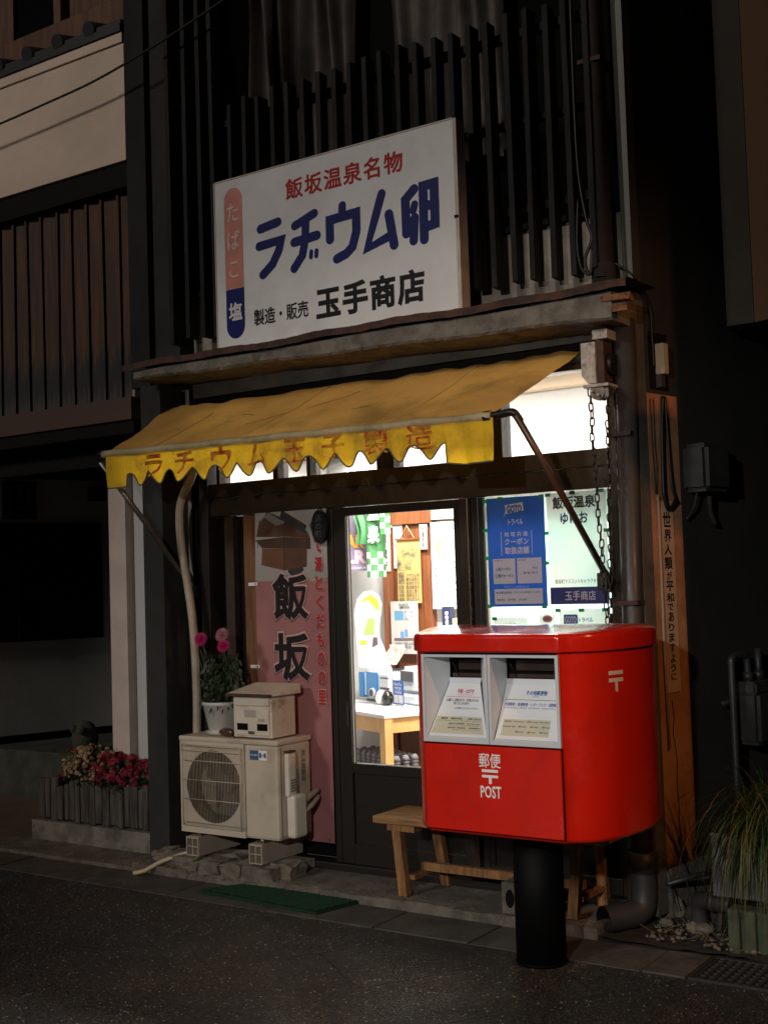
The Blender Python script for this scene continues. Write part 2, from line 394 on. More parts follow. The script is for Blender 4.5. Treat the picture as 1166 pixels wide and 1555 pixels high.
def stroke(mb, pts, wx, wz, y, n=7):
    """one painted stroke with round ends in the plane y, thickness by ellipse"""
    P = [Vector((p[0], 0, p[1]*wx/wz)) for p in pts]; r = wx/2; L = []; Rg = []
    def nrm(a, b): d = (b-a).normalized(); return Vector((-d.z, 0, d.x))
    for i, p in enumerate(P):
        if i == 0: nn = nrm(P[0], P[1]); k = 1
        elif i == len(P)-1: nn = nrm(P[-2], P[-1]); k = 1
        else:
            a, b = nrm(P[i-1], P[i]), nrm(P[i], P[i+1]); nn = (a+b).normalized(); k = min(1/max(nn.dot(a), .4), 1.6)
        L.append(p+nn*r*k); Rg.append(p-nn*r*k)
    def cap(p, a, sgn):
        base = atan2(a.z-p.z, a.x-p.x); return [p+Vector((cos(base+sgn*pi*k/n)*r, 0, sin(base+sgn*pi*k/n)*r)) for k in range(1, n)]
    out = L + cap(P[-1], L[-1], -1) + Rg[::-1] + cap(P[0], Rg[0], -1)
    out = [Vector((q.x, y, q.z*wz/wx)) for q in out]
    mb.prism(out, (0, .0004, 0))

# ================================================================== THE SETTING
MB().box(-60, 60, -60, 60, -.3, -.004).build('ground', mat('far_ground', (.03, .028, .026), .9), kind='structure')
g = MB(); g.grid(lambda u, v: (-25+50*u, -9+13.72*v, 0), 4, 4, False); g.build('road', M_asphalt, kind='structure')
g = MB(); g.poly([(-16, 5.035, .0), (-5.1, 5.035, .0), (-5.1, 5.7, .0), (-6.0, 12, 0), (-16, 12, 0)]); 
g.build('forecourt', mat('forecourt_concrete', (.16, .11, .075), .85, (.11, .075, .05), 2, .003, 60), kind='structure')
pav = MB().box(-14, 4, 4.722, 5.03, -.25, -.012).build('pavement', M_conc, kind='structure')
joints = [-14, -13.2, -12.4, -11.6, -10.8, -10, -9.2, -8.4, -7.6, -6.85, -6.05, -5.35, -4.66, -4.0, -3.36, -2.85, -2.05, -1.86]
for a, b in zip(joints, joints[1:]):
    MB().box(a+.005, b-.005, 4.724, 5.028, -.011, .004+random.uniform(-.002, .003), .002).build('slab', M_slabs, pav)
# drain grate at the right
gr = thing('drain_grate', 'dark steel drain grate set in the gutter slabs at the right edge', 'drain grate', (-1.5, 4.88, 0))
bx('frame', -1.855, -1.0, 4.725, 4.735, -.03, .008, M_galv, gr); bx('frame', -1.855, -1.0, 5.02, 5.03, -.03, .008, M_galv, gr)
bx('frame', -1.855, -1.845, 4.735, 5.02, -.03, .008, M_galv, gr)
g = MB()
for i in range(22): g.box(-1.842+i*.036, -1.830+i*.036, 4.736, 5.02, -.02, .006)
g.build('cross_bars', M_galv, gr, kind='stuff')
g = MB()
for i in range(7): g.box(-1.842, -1.0, 4.755+i*.04, 4.763+i*.04, -.018, .003)
g.build('long_bars', M_galv, gr, kind='stuff')
pit = bx('pit', -1.84, -1.0, 4.736, 5.02, -.2, -.05, M_dark, gr)
# doorstep slab with a broken edge
def stepedge(u, v):
    x = -5.22+u*2.82; return x
sb = MB(); n = 90; top = []; bot = []
for i in range(n+1):
    x = -5.24+2.86*i/n; j = .012*sin(x*9)+.010*random.random()+(.03 if random.random() < .12 else 0)
    top.append((x, 5.035+j, .05-.006*random.random())); bot.append((x, 5.03+j*.3, -.02))
B1 = [sb.bm.verts.new(p) for p in bot]; T1 = [sb.bm.verts.new(p) for p in top]
T2 = [sb.bm.verts.new((p[0], 5.10, .052)) for p in top]; T3 = [sb.bm.verts.new((p[0], 5.5, .054)) for p in top]
for A, B in ((B1, T1), (T1, T2), (T2, T3)):
    for i in range(n): sb.bm.faces.new((A[i], A[i+1], B[i+1], B[i]))
sb.bm.faces.new((B1[-1], T1[-1], T2[-1], T3[-1], sb.bm.verts.new((-2.38, 5.5, -.02))))
sb.build('doorstep', M_conc, kind='structure')
g = MB()
g.grid(lambda u, v: (-2.375+1.6*u, 5.03+.65*v, .008+.02*sin(9*u+3)*sin(7*v)+random.uniform(0, .014)), 40, 16); g.build('gravel_bed', M_soil, kind='structure')
gv = MB()
for i in range(230):
    x = -2.2+random.random()*.75; y = 5.06+random.random()*.4; r = random.uniform(.004, .013)
    gv.blob((x, y, .025+r*.3), r, 1, .25, (1, 1, .7))
gv.build('gravel', M_stone, kind='stuff')

# ================================================================== THE SHOP BUILDING
B = thing('shop_building', 'old two storey shop with dark wooden slats above a lit glass shopfront', 'building', (-3.65, 5.6, 0))
# wall band, upper recess and ledge
bx('upper_wall', -5.02, -2.21, 5.42, 5.56, 2.86, 3.30, mat('upper_plaster', (.42, .36, .29), .9, (.27, .235, .19), 4, .004, 90, dirt=(.05, .042, .035), dscale=5, damt=.7), B)
bx('sill_rail', -5.02, -2.25, 5.385, 5.56, 3.302, 3.34, M_black, B)
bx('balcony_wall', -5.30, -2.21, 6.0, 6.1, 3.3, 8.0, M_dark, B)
bx('balcony_floor', -5.10, -2.21, 5.565, 5.995, 3.25, 3.30, M_black, B)
bx('corner_post', -2.245, -2.205, 5.33, 5.43, 2.86, 8, M_pipe_gn, B)
g = MB()  # sagging ledge with chipped edge
n = 120
def ledge_row(yo, zf, jt):
    rw = []
    for i in range(n+1):
        x = -5.19+2.98*i/n; u = i/n; rw.append((x, yo+random.uniform(0, jt), zf(u)+random.uniform(-jt, jt)*.5))
    return rw
topz = lambda u: 2.853-.006*u+.004*sin(14*u); botz = lambda u: 2.800-.055*u-.02*u*u+.004*sin(23*u)
rows = [ledge_row(5.44, botz, 0), ledge_row(5.095, botz, .006), ledge_row(5.08, lambda u: botz(u)+.012, .006), ledge_row(5.08, lambda u: (topz(u)+botz(u))/2, .006),
        ledge_row(5.08, lambda u: topz(u)-.008, .005), ledge_row(5.095, topz, .003), ledge_row(5.44, topz, 0)]
VV = [[g.bm.verts.new(p) for p in r] for r in rows]
for A, C in zip(VV, VV[1:]):
    for i in range(n): g.bm.faces.new((A[i], A[i+1], C[i+1], C[i]))
g.bm.faces.new([r[0] for r in VV]); g.bm.faces.new([r[-1] for r in VV][::-1])
g.build('ledge', M_conc_l, B)
g = MB()
def fl(u, v):
    x = -5.25+3.12*u; z = 2.853-.006*u+.004*sin(14*u)
    pr = [(5.42, .052), (5.1, .048), (5.058, .04), (5.060, .004)]
    y, dz = pr[round(v*3)]; return (x, y+.005*sin(x*17), z+dz+.004*sin(x*11)+random.uniform(-.002, .002))
g.grid(fl, 80, 3, False); g.build('flashing', M_rust, B)
g = MB(); g.box(-2.26, -2.12, 5.074, 5.12, 2.80, 2.835).box(-2.20, -2.13, 5.07, 5.1, 2.755, 2.79); g.jitter(.008)
g.build('rotten_ledge_end', mat('rotten_wood', (.26, .12, .05), .9, (.07, .035, .02), 30, .004, 60), B)
bx('header_beam', -5.02, -2.36, 5.40, 5.56, 2.705, 2.79, M_plaster, B)
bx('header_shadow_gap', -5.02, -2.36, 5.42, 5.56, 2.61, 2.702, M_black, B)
# slats
slat = bx('slat', -2.365, -2.337, 5.235, 5.315, 3.01, 4.33, M_slat, B)
x = -2.352
for i in range(1, 22):
    x0 = -2.351-.1045*i
    rep('slat', slat, (x0, 5.275+random.uniform(-.006, .006), 3.01+random.uniform(-.022, .02)), B, rot=(random.uniform(-.004, .004), random.uniform(-.007, .007), random.uniform(-.12, .12)))
sl2 = bx('slat', -4.792, -4.762, 5.235, 5.315, 3.02, 7.6, M_slat, B)
for x0 in (-4.68, -4.895, -5.02): rep('slat', sl2, (x0, 5.275, 3.02+random.uniform(-.02, .02)), B, rot=(0, random.uniform(-.004, .004), 0))
bx('rail', -5.03, -2.335, 5.318, 5.36, 4.235, 4.275, M_slat, B); bx('rail', -5.03, -2.335, 5.318, 5.36, 3.36, 3.40, M_black, B)
bx('rail', -5.03, -2.335, 5.318, 5.36, 3.80, 3.83, M_black, B)
# tall grey pillar on the left
bx('pillar', -5.325, -5.165, 5.27, 5.45, 0, 2.795, M_pillar, B)
bx('pillar', -5.43, -5.27, 5.30, 5.6, 2.80, 8, M_pillar2, B); bx('pillar_side', -5.268, -5.06, 5.34, 5.6, 2.80, 8, M_pillar, B)
bx('side_infill', -5.165, -4.965, 5.52, 5.6, .06, 2.79, M_black, B)
bx('dark_gap_wall', -6.0, -5.33, 5.95, 6.0, 0, 2.6, M_dark, B)
# shopfront frame
fr = lambda n, a, b, c, d, e, f, m=M_frame, bev=.003: bx(n, a, b, c, d, e, f, m, B, bev)
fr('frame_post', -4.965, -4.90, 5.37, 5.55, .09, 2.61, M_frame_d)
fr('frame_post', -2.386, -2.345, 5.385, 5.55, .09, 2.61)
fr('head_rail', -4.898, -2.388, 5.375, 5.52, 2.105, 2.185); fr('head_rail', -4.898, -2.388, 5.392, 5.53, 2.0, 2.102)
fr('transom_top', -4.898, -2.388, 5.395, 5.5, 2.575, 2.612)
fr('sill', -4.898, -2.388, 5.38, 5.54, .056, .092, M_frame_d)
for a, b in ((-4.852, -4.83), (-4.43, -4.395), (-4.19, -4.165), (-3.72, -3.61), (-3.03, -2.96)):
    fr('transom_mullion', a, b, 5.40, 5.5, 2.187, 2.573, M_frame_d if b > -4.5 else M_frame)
g = MB()
for a, b in ((-4.9, -4.852), (-4.83, -4.43), (-4.395, -4.19), (-4.165, -3.72), (-3.61, -3.03), (-2.96, -2.388)):
    pn = bx('transom_pane', a, b, 5.452, 5.456, 2.187, 2.573, M_glass, B)
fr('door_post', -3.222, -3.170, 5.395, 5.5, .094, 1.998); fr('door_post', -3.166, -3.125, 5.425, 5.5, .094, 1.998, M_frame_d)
# left bay behind the banner
bx('bay_back', -4.9, -4.03, 5.50, 5.52, .094, 1.998, M_black, B)
bx('bay_board', -4.845, -4.78, 5.45, 5.495, .094, 1.998, mat('dim_wood', (.035, .018, .010), .6), B)
bx('bay_board', -4.70, -4.555, 5.45, 5.495, .094, 1.998, M_woodpanel, B)
fr('frame_post', -4.06, -4.025, 5.40, 5.5, .094, 1.998, M_frame_d)
# door leaf
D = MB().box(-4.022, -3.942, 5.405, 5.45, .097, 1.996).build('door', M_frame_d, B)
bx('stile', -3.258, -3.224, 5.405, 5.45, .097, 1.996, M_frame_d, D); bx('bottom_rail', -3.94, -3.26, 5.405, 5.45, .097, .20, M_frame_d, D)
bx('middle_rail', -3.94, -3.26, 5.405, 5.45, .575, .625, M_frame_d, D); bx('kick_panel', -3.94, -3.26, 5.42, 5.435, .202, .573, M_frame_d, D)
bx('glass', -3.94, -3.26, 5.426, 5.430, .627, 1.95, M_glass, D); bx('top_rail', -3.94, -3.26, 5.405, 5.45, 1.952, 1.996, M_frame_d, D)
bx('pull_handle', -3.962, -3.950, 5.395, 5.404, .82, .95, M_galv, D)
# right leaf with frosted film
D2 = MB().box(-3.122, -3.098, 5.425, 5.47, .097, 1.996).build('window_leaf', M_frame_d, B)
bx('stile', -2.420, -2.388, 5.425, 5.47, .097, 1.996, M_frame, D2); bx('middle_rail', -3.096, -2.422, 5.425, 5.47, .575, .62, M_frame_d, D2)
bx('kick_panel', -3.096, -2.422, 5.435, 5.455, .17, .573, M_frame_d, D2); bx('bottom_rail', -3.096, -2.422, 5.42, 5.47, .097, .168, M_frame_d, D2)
bx('kick_stile', -2.95, -2.92, 5.425, 5.434, .17, .573, M_frame_d, D2)
M_frost = mat('frosted_glass', (.86, .96, .93), .35, (.68, .92, .88), 4, transl=.9)
bx('glass', -3.096, -2.422, 5.445, 5.449, .622, 1.995, M_frost, D2)
g = MB()
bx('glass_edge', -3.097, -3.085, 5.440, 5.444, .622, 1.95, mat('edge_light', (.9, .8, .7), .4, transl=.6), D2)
# interior room
bx('room_back_wall', -5.8, -2.33, 7.62, 7.7, .1, 3.2, M_white, B); bx('room_left_wall', -5.74, -5.70, 5.6, 7.6, .1, 3.2, M_white, B); bx('outer_left_wall', -5.80, -5.745, 5.62, 7.8, 0, 3.2, M_dark, B)
bx('room_right_wall', -2.40, -2.33, 5.585, 7.6, .1, 3.2, M_white, B, label='white inner wall beside the posters')
bx('room_ceiling', -5.74, -2.33, 5.57, 7.6, 3.02, 3.1, M_white, B); bx('room_floor', -5.74, -2.33, 5.5, 7.6, .06, .1, mat('shop_floor', (.25, .22, .2), .5), B)
bx('room_front_wall', -5.70, -4.99, 5.56, 5.6, .1, 3.2, M_white, B)
bx('inner_soffit', -4.98, -2.36, 5.57, 5.60, 2.80, 3.2, M_white, B)
bx('wooden_pillar', -5.075, -4.76, 7.56, 7.618, .1, 2.06, M_woodint, B); bx('wooden_pillar', -5.17, -5.085, 7.54, 7.618, .1, 1.98, M_woodint, B)
bx('lintel', -5.09, -4.74, 7.53, 7.618, 2.00, 2.10, M_woodint, B); bx('ceiling_trim', -4.74, -2.41, 7.55, 7.618, 2.02, 2.10, mat('trim_beige', (.62, .5, .36), .6), B)
bx('ceiling_trim', -4.40, -2.41, 7.50, 7.618, 2.86, 2.99, mat('trim_beige', (.62, .5, .36), .6), B)
# side wall along the alley, running back at ten degrees
AZ = R(10); DW = Vector((sin(AZ), cos(AZ), 0)); NW = Vector((cos(AZ), -sin(AZ), 0)); AO = Vector((-2.2, 5.42, 0))
def AW(s, n, z): return AO+DW*s+NW*n+Vector((0, 0, z))
M_side_lit = mat('lit_side_plaster', (.50, .25, .125), .9, (.36, .17, .08), 4, .003, 90, dirt=(.18, .10, .055), dscale=6, damt=.4)  # orange lamp light painted into the strip of wall near the corner
M_side_unlit = mat('unlit_side_plaster', (.028, .026, .023), .9, (.018, .017, .016), 2, .003, 60)  # darker copy, shade painted on the wall outside the lit strip
def wbox(name, s0, s1, n0, n1, z0, z1, mt, parent, bev=0, label=None):
    P = [AW(s0, n0, 0), AW(s1, n0, 0), AW(s1, n1, 0), AW(s0, n1, 0)]
    g = MB(); g.prism([p+Vector((0, 0, z0)) for p in P], (0, 0, z1-z0)); 
    if bev: bmesh.ops.bevel(g.bm, geom=g.bm.edges[:], offset=bev, segments=2, affect='EDGES')
    return g.build(name, mt, parent, label=label)
wbox('side_wall', .0, .262, -.12, 0, .25, 2.43, M_side_lit, B); wbox('side_wall', .264, 3.4, -.12, 0, .25, 8, M_side_unlit, B); wbox('side_wall', .0, .262, -.12, .0, 2.432, 8, M_side_unlit, B)
wbox('side_footing', .0, 3.4, -.12, .02, -.02, .248, M_conc, B)
wbox('corner_strip', -.09, -.002, -.05, 0, .05, 2.86, M_plaster, B)
bx('corner_wall', -2.343, -2.29, 5.40, 5.55, .05, 2.69, M_frame_d, B)
# cracks in the side wall: thin gaps
for s0, pts in ((.10, [(0, 1.0), (.012, .92), (-.004, .85), (.016, .77), (.022, .70), (.012, .62), (.02, .52), (.018, .34)]),):
    g = MB(); g.tube([AW(s0+a, .0005, z) for a, z in pts], .0028, 5); g.build('crack', M_dark, B)

# curtains hanging behind the slats
M_cur = mat('grey_curtain', (.20, .17, .145), .9, (.12, .10, .088), 3, transl=.2)
def curtain(name, x0, x1, z0, z1, lab, folds, sag=.0):
    t = thing(name, lab, 'curtain', ((x0+x1)/2, 5.88, z0), 'curtains behind the upstairs slats')
    g = MB()
    g.grid(lambda u, v: (x0+(x1-x0)*u+.02*sin(7*v+9*u), 5.88+.035*sin(folds*u*6.28+1.3*v)+.01*sin(31*u), z0+(z1-z0)*v+(sag*(1-v)*sin(u*pi*1.7)**2)), 70, 12)
    g.build('cloth', M_cur, t); g = MB(); g.tube([(x0-.05, 5.86, z1+.01), (x1+.05, 5.86, z1+.01)], .012, 8); g.build('rod', M_slat, t)
curtain('curtain', -5.10, -4.72, 4.46, 6.2, 'dim grey curtain hanging at the far left behind the tall slats', 3, .10)
curtain('curtain', -4.70, -4.10, 3.9, 6.2, 'wide dim curtain with deep folds above the left half of the sign', 5)
curtain('curtain', -3.85, -3.10, 3.9, 6.2, 'dim curtain above the right half of the sign', 6)

# ================================================================== SIGN ABOVE THE LEDGE
S = thing('shop_sign', 'large white painted shop sign with red, navy and black Japanese lettering standing on the ledge', 'sign', (-3.76, 5.1, 2.885))
MB().box(-4.527, -2.992, 5.083, 5.14, 2.888, 3.815).build('panel', M_signw, S)
bx('side_rim', -2.990, -2.972, 5.081, 5.16, 2.884, 3.818, M_rim, S); bx('side_rim', -4.536, -4.529, 5.081, 5.16, 2.884, 3.818, M_rim, S)
bx('top_rim', -4.529, -2.990, 5.0812, 5.16, 3.817, 3.824, M_rim, S); bx('bottom_rim', -4.529, -2.990, 5.0812, 5.16, 2.880, 2.886, M_rim, S)
SY = 5.083
chars = [
 [(0.0492, 0.0401, [(-4.208, 3.504), (-4.088, 3.52)]), (0.0492, 0.0401, [(-4.219, 3.411), (-4.068, 3.42), (-4.085, 3.368), (-4.13, 3.3), (-4.198, 3.253)])],
 [(0.047, 0.0383, [(-3.974, 3.477), (-3.843, 3.519)]), (0.0492, 0.0401, [(-3.98, 3.39), (-3.83, 3.4)]), (0.047, 0.0383, [(-3.901, 3.488), (-3.907, 3.392), (-3.928, 3.312), (-3.985, 3.251)]),
  (0.0224, 0.0182, [(-3.869, 3.322), (-3.872, 3.292)]), (0.0224, 0.0182, [(-3.834, 3.321), (-3.837, 3.292)])],
 [(0.0447, 0.0364, [(-3.662, 3.524), (-3.666, 3.466)]), (0.0492, 0.0401, [(-3.746, 3.362), (-3.745, 3.463), (-3.577, 3.471), (-3.578, 3.376), (-3.605, 3.3), (-3.645, 3.271), (-3.705, 3.254)])],
 [(0.047, 0.0383, [(-3.417, 3.535), (-3.459, 3.426), (-3.514, 3.274), (-3.368, 3.315)]), (0.0492, 0.0401, [(-3.377, 3.423), (-3.351, 3.263)])],
 [(0.0487, 0.0397, [(-3.224, 3.519), (-3.277, 3.476), (-3.276, 3.306)]), (0.039, 0.0317, [(-3.223, 3.442), (-3.232, 3.413)]), (0.046, 0.038, [(-3.225, 3.376), (-3.235, 3.263)]),
  (0.0475, 0.0387, [(-3.173, 3.258), (-3.172, 3.40)]), (0.0475, 0.0387, [(-3.172, 3.38), (-3.171, 3.523), (-3.107, 3.526), (-3.108, 3.42)]), (0.0475, 0.0387, [(-3.107, 3.44), (-3.108, 3.325), (-3.16, 3.318)]), (0.0454, 0.037, [(-3.166, 3.428), (-3.107, 3.416)])]]
for ch in chars:
    g = MB()
    for k, (wx, wz, pts) in enumerate(ch): stroke(g, pts, wx*1.06, wz*1.25, SY-.0012-.0005*k)
    g.build('painted_character', M_navy, S)
text('飯坂温泉名物', S, -4.03, -3.285, 3.622, 3.735, SY, M_redp, bold=.022, sp=1.15)
text('玉手商店', S, -3.848, -3.180, 2.950, 3.124, SY, M_blackp, bold=.038, sp=1.12)
text('製造・販売', S, -4.270, -3.900, 2.982, 3.072, SY, M_blackp, bold=.02)
# capsule: faded pink over navy
def arc(cx, cz, r, rz, a0, a1, n=14): return [(cx+r*cos(R(a0+(a1-a0)*k/n)), SY-.001, cz+rz*sin(R(a0+(a1-a0)*k/n))) for k in range(n+1)]
g = MB(); g.prism([(-4.463, SY-.001, 3.212), (-4.333, SY-.001, 3.212)]+arc(-4.398, 3.700, .065, .068, 0, 180), (0, .0006, 0)); g.build('pink_capsule', M_pinkp, S)
g = MB(); g.prism([(-4.333, SY-.001, 3.210), (-4.463, SY-.001, 3.210)]+arc(-4.398, 3.006, .065, .070, 180, 360), (0, .0006, 0)); g.build('navy_capsule', M_navy, S)
text('た\nば\nこ', S, -4.442, -4.352, 3.27, 3.685, SY-.001, M_faint, bold=.02, lsp=1.3)
text('塩', S, -4.445, -4.350, 3.035, 3.135, SY-.001, M_signw, bold=.03)
bx('bolt', -2.996, -2.975, 5.075, 5.08, 3.33, 3.342, M_black, S)

# ================================================================== AWNING
A = thing('awning', 'yellow cloth awning with scalloped valance and red faded lettering over the shopfront', 'awning', (-3.85, 5.35, 2.33))
def mat_awning():
    return mat('awning_cloth', (.72, .41, .10), .7, (.60, .33, .085), 2.2, .002, 30, dirt=(.20, .14, .03), dscale=3.0, damt=.6, transl=.34)
M_aw = mat_awning()
M_val = mat('valance_cloth', (.76, .47, .012), .7, (.62, .36, .012), 5, .001, 40, dirt=(.16, .10, .02), dscale=5, damt=.7, transl=.42)
g = MB()
def awn(u, v):   # u along x, v from the wall to the tube
    xl = -5.19+(-5.085+5.19)*v; xr = -2.50+(-2.66+2.50)*v
    x = xl+(xr-xl)*u; y = 5.36-(5.36-4.76)*v
    z = 2.655-(.311+.030*u)*v
    z += -.016*sin(pi*v)*(1+.7*sin(5*x)) + .007*sin(13*x+4*v+2*sin(3*x))*(1-v)*.9 + .004*sin(29*x-6*v+5*sin(2.3*x))*(1-v)**3 + .004*abs(sin(8*x+10*v))*(1-v*.6) + .004*sin(6*x+9*v) + random.uniform(-.0006, .0006)
    return (x, y, z)
g.grid(awn, 160, 26); g.build('canopy', M_aw, A, normals=False)
random.seed(12)
for k, (u0, v0, u1, v1) in enumerate(((.46, .05, .40, .95), (.80, .04, .76, .97), (.17, .2, .13, .97))):
    g = MB(); g.tube([Vector(awn(u0+(u1-u0)*t/24, v0+(v1-v0)*t/24))+Vector((0, 0, .001)) for t in range(25)], .0035, 5); g.build('seam', mat('awning_seam', (.42, .26, .07), .8), A)
for k, (u0, v0, u1, v1) in enumerate(((.34, .62, .42, .50), (.55, .15, .47, .45), (.60, .55, .64, .50), (.28, .35, .33, .45))):
    g = MB(); g.tube([Vector(awn(u0+(u1-u0)*t/8, v0+(v1-v0)*t/8))+Vector((0, 0, .0008)) for t in range(9)], .002, 4); g.build('crease', mat('crease_dark', (.14, .09, .03), .9), A)
g = MB(); g.tube([(-5.10+.05*i, 4.755+.003*sin(i), 2.338-.0007*i+.002*sin(i*.8)) for i in range(50)], .021, 12); g.build('front_tube', mat('cream_tube', (.46, .38, .22), .55, (.34, .27, .14), 6, dirt=(.10, .08, .04), dscale=7, damt=.6, transl=.1), A)
# valance: scallops of about 0.155 m
def valbot(x):
    if x < -4.905: return 2.148
    if x > -2.885: return 2.103+.012*max(0, (-2.80-x))/.1
    ph = ((x+4.8865)/.153) % 1
    base = 2.150-.012*((x+4.9)/2)
    return base+.068*(.5+.5*cos(2*pi*ph))**1.0
g = MB()
def vy(x, t): return 4.742+.012*sin(x*9+t*2)*(t)+.008*sin(x*31)*t+.006*sin(x*61+3)*t
NX = 520
def val(u, v):
    x = -5.065+u*(2.425); zt = 2.322-.018*u; zb = valbot(x); return (x, vy(x, v), zt+(zb-zt)*v)
g.grid(val, NX, 8); VAL = g.build('valance', M_val, A, normals=False)
g = MB(); g.tube([(-5.065+u/400*2.425, vy(-5.065+u/400*2.425, 1)-.001, valbot(-5.065+u/400*2.425)) for u in range(401)], .0042, 5)
g.build('hem', mat('dark_hem', (.10, .085, .05), .8), A)
# red letters: strong above, thin and faded below
M_ared = mat('awning_red', (.50, .03, .008), .7, (.58, .26, .02), 20, thresh=(.40, .56), transl=.35)
letters = [('ラ', -4.705), ('チ', -4.475), ('ウ', -4.225), ('ム', -3.99), ('玉', -3.745), ('子', -3.515), ('製', -3.265), ('造', -3.02)]
for ch, cx in letters:
    wd = .072 if ch in '製造玉' else .066
    o = text(ch, A, cx-wd, cx+wd, 2.185, 2.306, 4.727, M_ared, bold=.0, off=0)
    o2 = text(ch, A, cx-wd, cx+wd, 2.185, 2.306, 4.727, M_ared, bold=.035, off=.0006)
    bmx = bmesh.new(); bmx.from_mesh(o2.data); bmesh.ops.bisect_plane(bmx, geom=bmx.verts[:]+bmx.edges[:]+bmx.faces[:], plane_co=(0, 0, .068), plane_no=(0, 0, 1), clear_inner=True); bmx.to_mesh(o2.data); bmx.free()
    for oo in (o, o2):
      for v in oo.data.vertices:
        X = v.co.x+WL[oo.name].x; Z = v.co.z+WL[oo.name].z; zt = 2.322-.018*((X+5.065)/2.425); tt = (zt-Z)/max(zt-valbot(X), .05)
        v.co.y = vy(X, max(0, min(tt, 1)))-.0022+min(0, v.co.y)*.1-(.0006 if oo is o2 else 0)-WL[oo.name].y
def arm(xt, xb, lab, mt, parent):
    g = MB(); g.tube([(xt, 4.757, 2.30), (xt+(xb-xt)*.5, 5.05, 1.95), (xb, 5.345, 1.575)], .0155, 10); g.build('arm', mt, parent, label=lab)
arm(-2.535, -2.40, None, mat('brown_arm', (.055, .035, .025), .35, (.12, .06, .035), 3, metal=.5), A)
arm(-5.125, -5.01, None, M_steel, A)
g = MB(); g.tube(cr([(-2.67, 4.757, 2.305), (-2.60, 4.757, 2.308), (-2.56, 4.757, 2.312), (-2.54, 4.765, 2.302), (-2.53, 4.79, 2.27)], 4), [.018]*17, 12); g.build('elbow', M_chain, A)
g = MB(); g.tube([(-2.69, 4.757, 2.304), (-2.655, 4.757, 2.305)], .025, 14); g.build('collar', M_cable, A)
g = MB(); g.tube(cr([(-5.09, 4.757, 2.338), (-5.13, 4.757, 2.34), (-5.135, 4.77, 2.31)], 4), .018, 10); g.build('elbow', M_chain, A)
g = MB(); g.box(-2.435, -2.385, 5.30, 5.375, 1.52, 1.60, .006).tube([(-2.41, 5.32, 1.60), (-2.39, 5.33, 1.545)], .026, 10); g.build('wall_bracket', M_cable, A)
g = MB(); g.box(-5.03, -4.985, 5.335, 5.375, 1.53, 1.60, .006); g.build('wall_bracket', M_cable, A)
g = MB(); g.tube([(-5.16, 5.37, 2.628), (-2.42, 5.37, 2.628)], .022, 10); g.build('roller_tube', M_steel, A)

# ================================================================== SHUTTER CHAIN HOIST AND CHAINS
H = thing('awning_winder', 'flaked white metal chain winder under the right end of the ledge', 'winder', (-2.34, 5.2, 2.42))
g = MB(); g.prism([(-2.405, 5.165, 2.65), (-2.405, 5.165, 2.50), (-2.375, 5.165, 2.462), (-2.335, 5.165, 2.462), (-2.335, 5.165, 2.65)], (0, .05, 0)); g.build('case', M_whsteel, H)
bx('side_case', -2.333, -2.30, 5.18, 5.28, 2.46, 2.655, M_rust, H, .004); bx('hanger', -2.35, -2.275, 5.17, 5.3, 2.66, 2.705, M_whsteel, H, .004)
g = MB(); g.tube([(-2.298, 5.24, 2.55), (-2.272, 5.24, 2.55)], .05, 20); g.build('sprocket', M_chain, H)
bx('guide_plate', -2.385, -2.262, 5.13, 5.24, 2.437, 2.452, M_whsteel, H, .003)
g = MB(); g.tube([(-2.32, 5.14, 2.415), (-2.32, 5.20, 2.415)], .036, 14); g.box(-2.345, -2.27, 5.15, 5.2, 2.39, 2.434); g.build('pulley', M_steel, H)
g = MB(); g.tube([(-2.31, 5.12, 2.40), (-2.31, 5.14, 2.40)], .006, 8).tube([(-2.34, 5.12, 2.42), (-2.34, 5.14, 2.42)], .006, 8); g.build('bolts', M_whsteel, H)
C = thing('winder_chain', 'dark steel chain loop hanging from the awning winder in front of the posters', 'chain', (-2.33, 5.17, 1.2))
g = MB(); pts = []
for k in range(16):
    a = 2*pi*k/16; pts.append((.0095*cos(a), 0, .012*sin(a)+(.009 if sin(a) > 0 else -.009)))
g.tube(pts, .0034, 5, closed=True)
link0 = g.build('link', M_chain, C); link0.location = Vector((-2.37, 5.17, 2.40))-WL[C.name]
def strand(x0, z0, x1, z1, first):
    n = int(abs(z0-z1)/.034)
    for i in range(n+1):
        if first and i == 0: continue
        u = i/n; x = x0+(x1-x0)*(u**1.3)+.002*sin(i*.7)
        rep('link', link0, (x, 5.17+.002*sin(i), z0+(z1-z0)*u), C, rot=(0, random.uniform(-.1, .1), R(90 if i % 2 else 8)+random.uniform(-.3, .3)))
strand(-2.37, 2.40, -2.325, 1.22, True); strand(-2.285, 2.38, -2.318, 1.23, False)

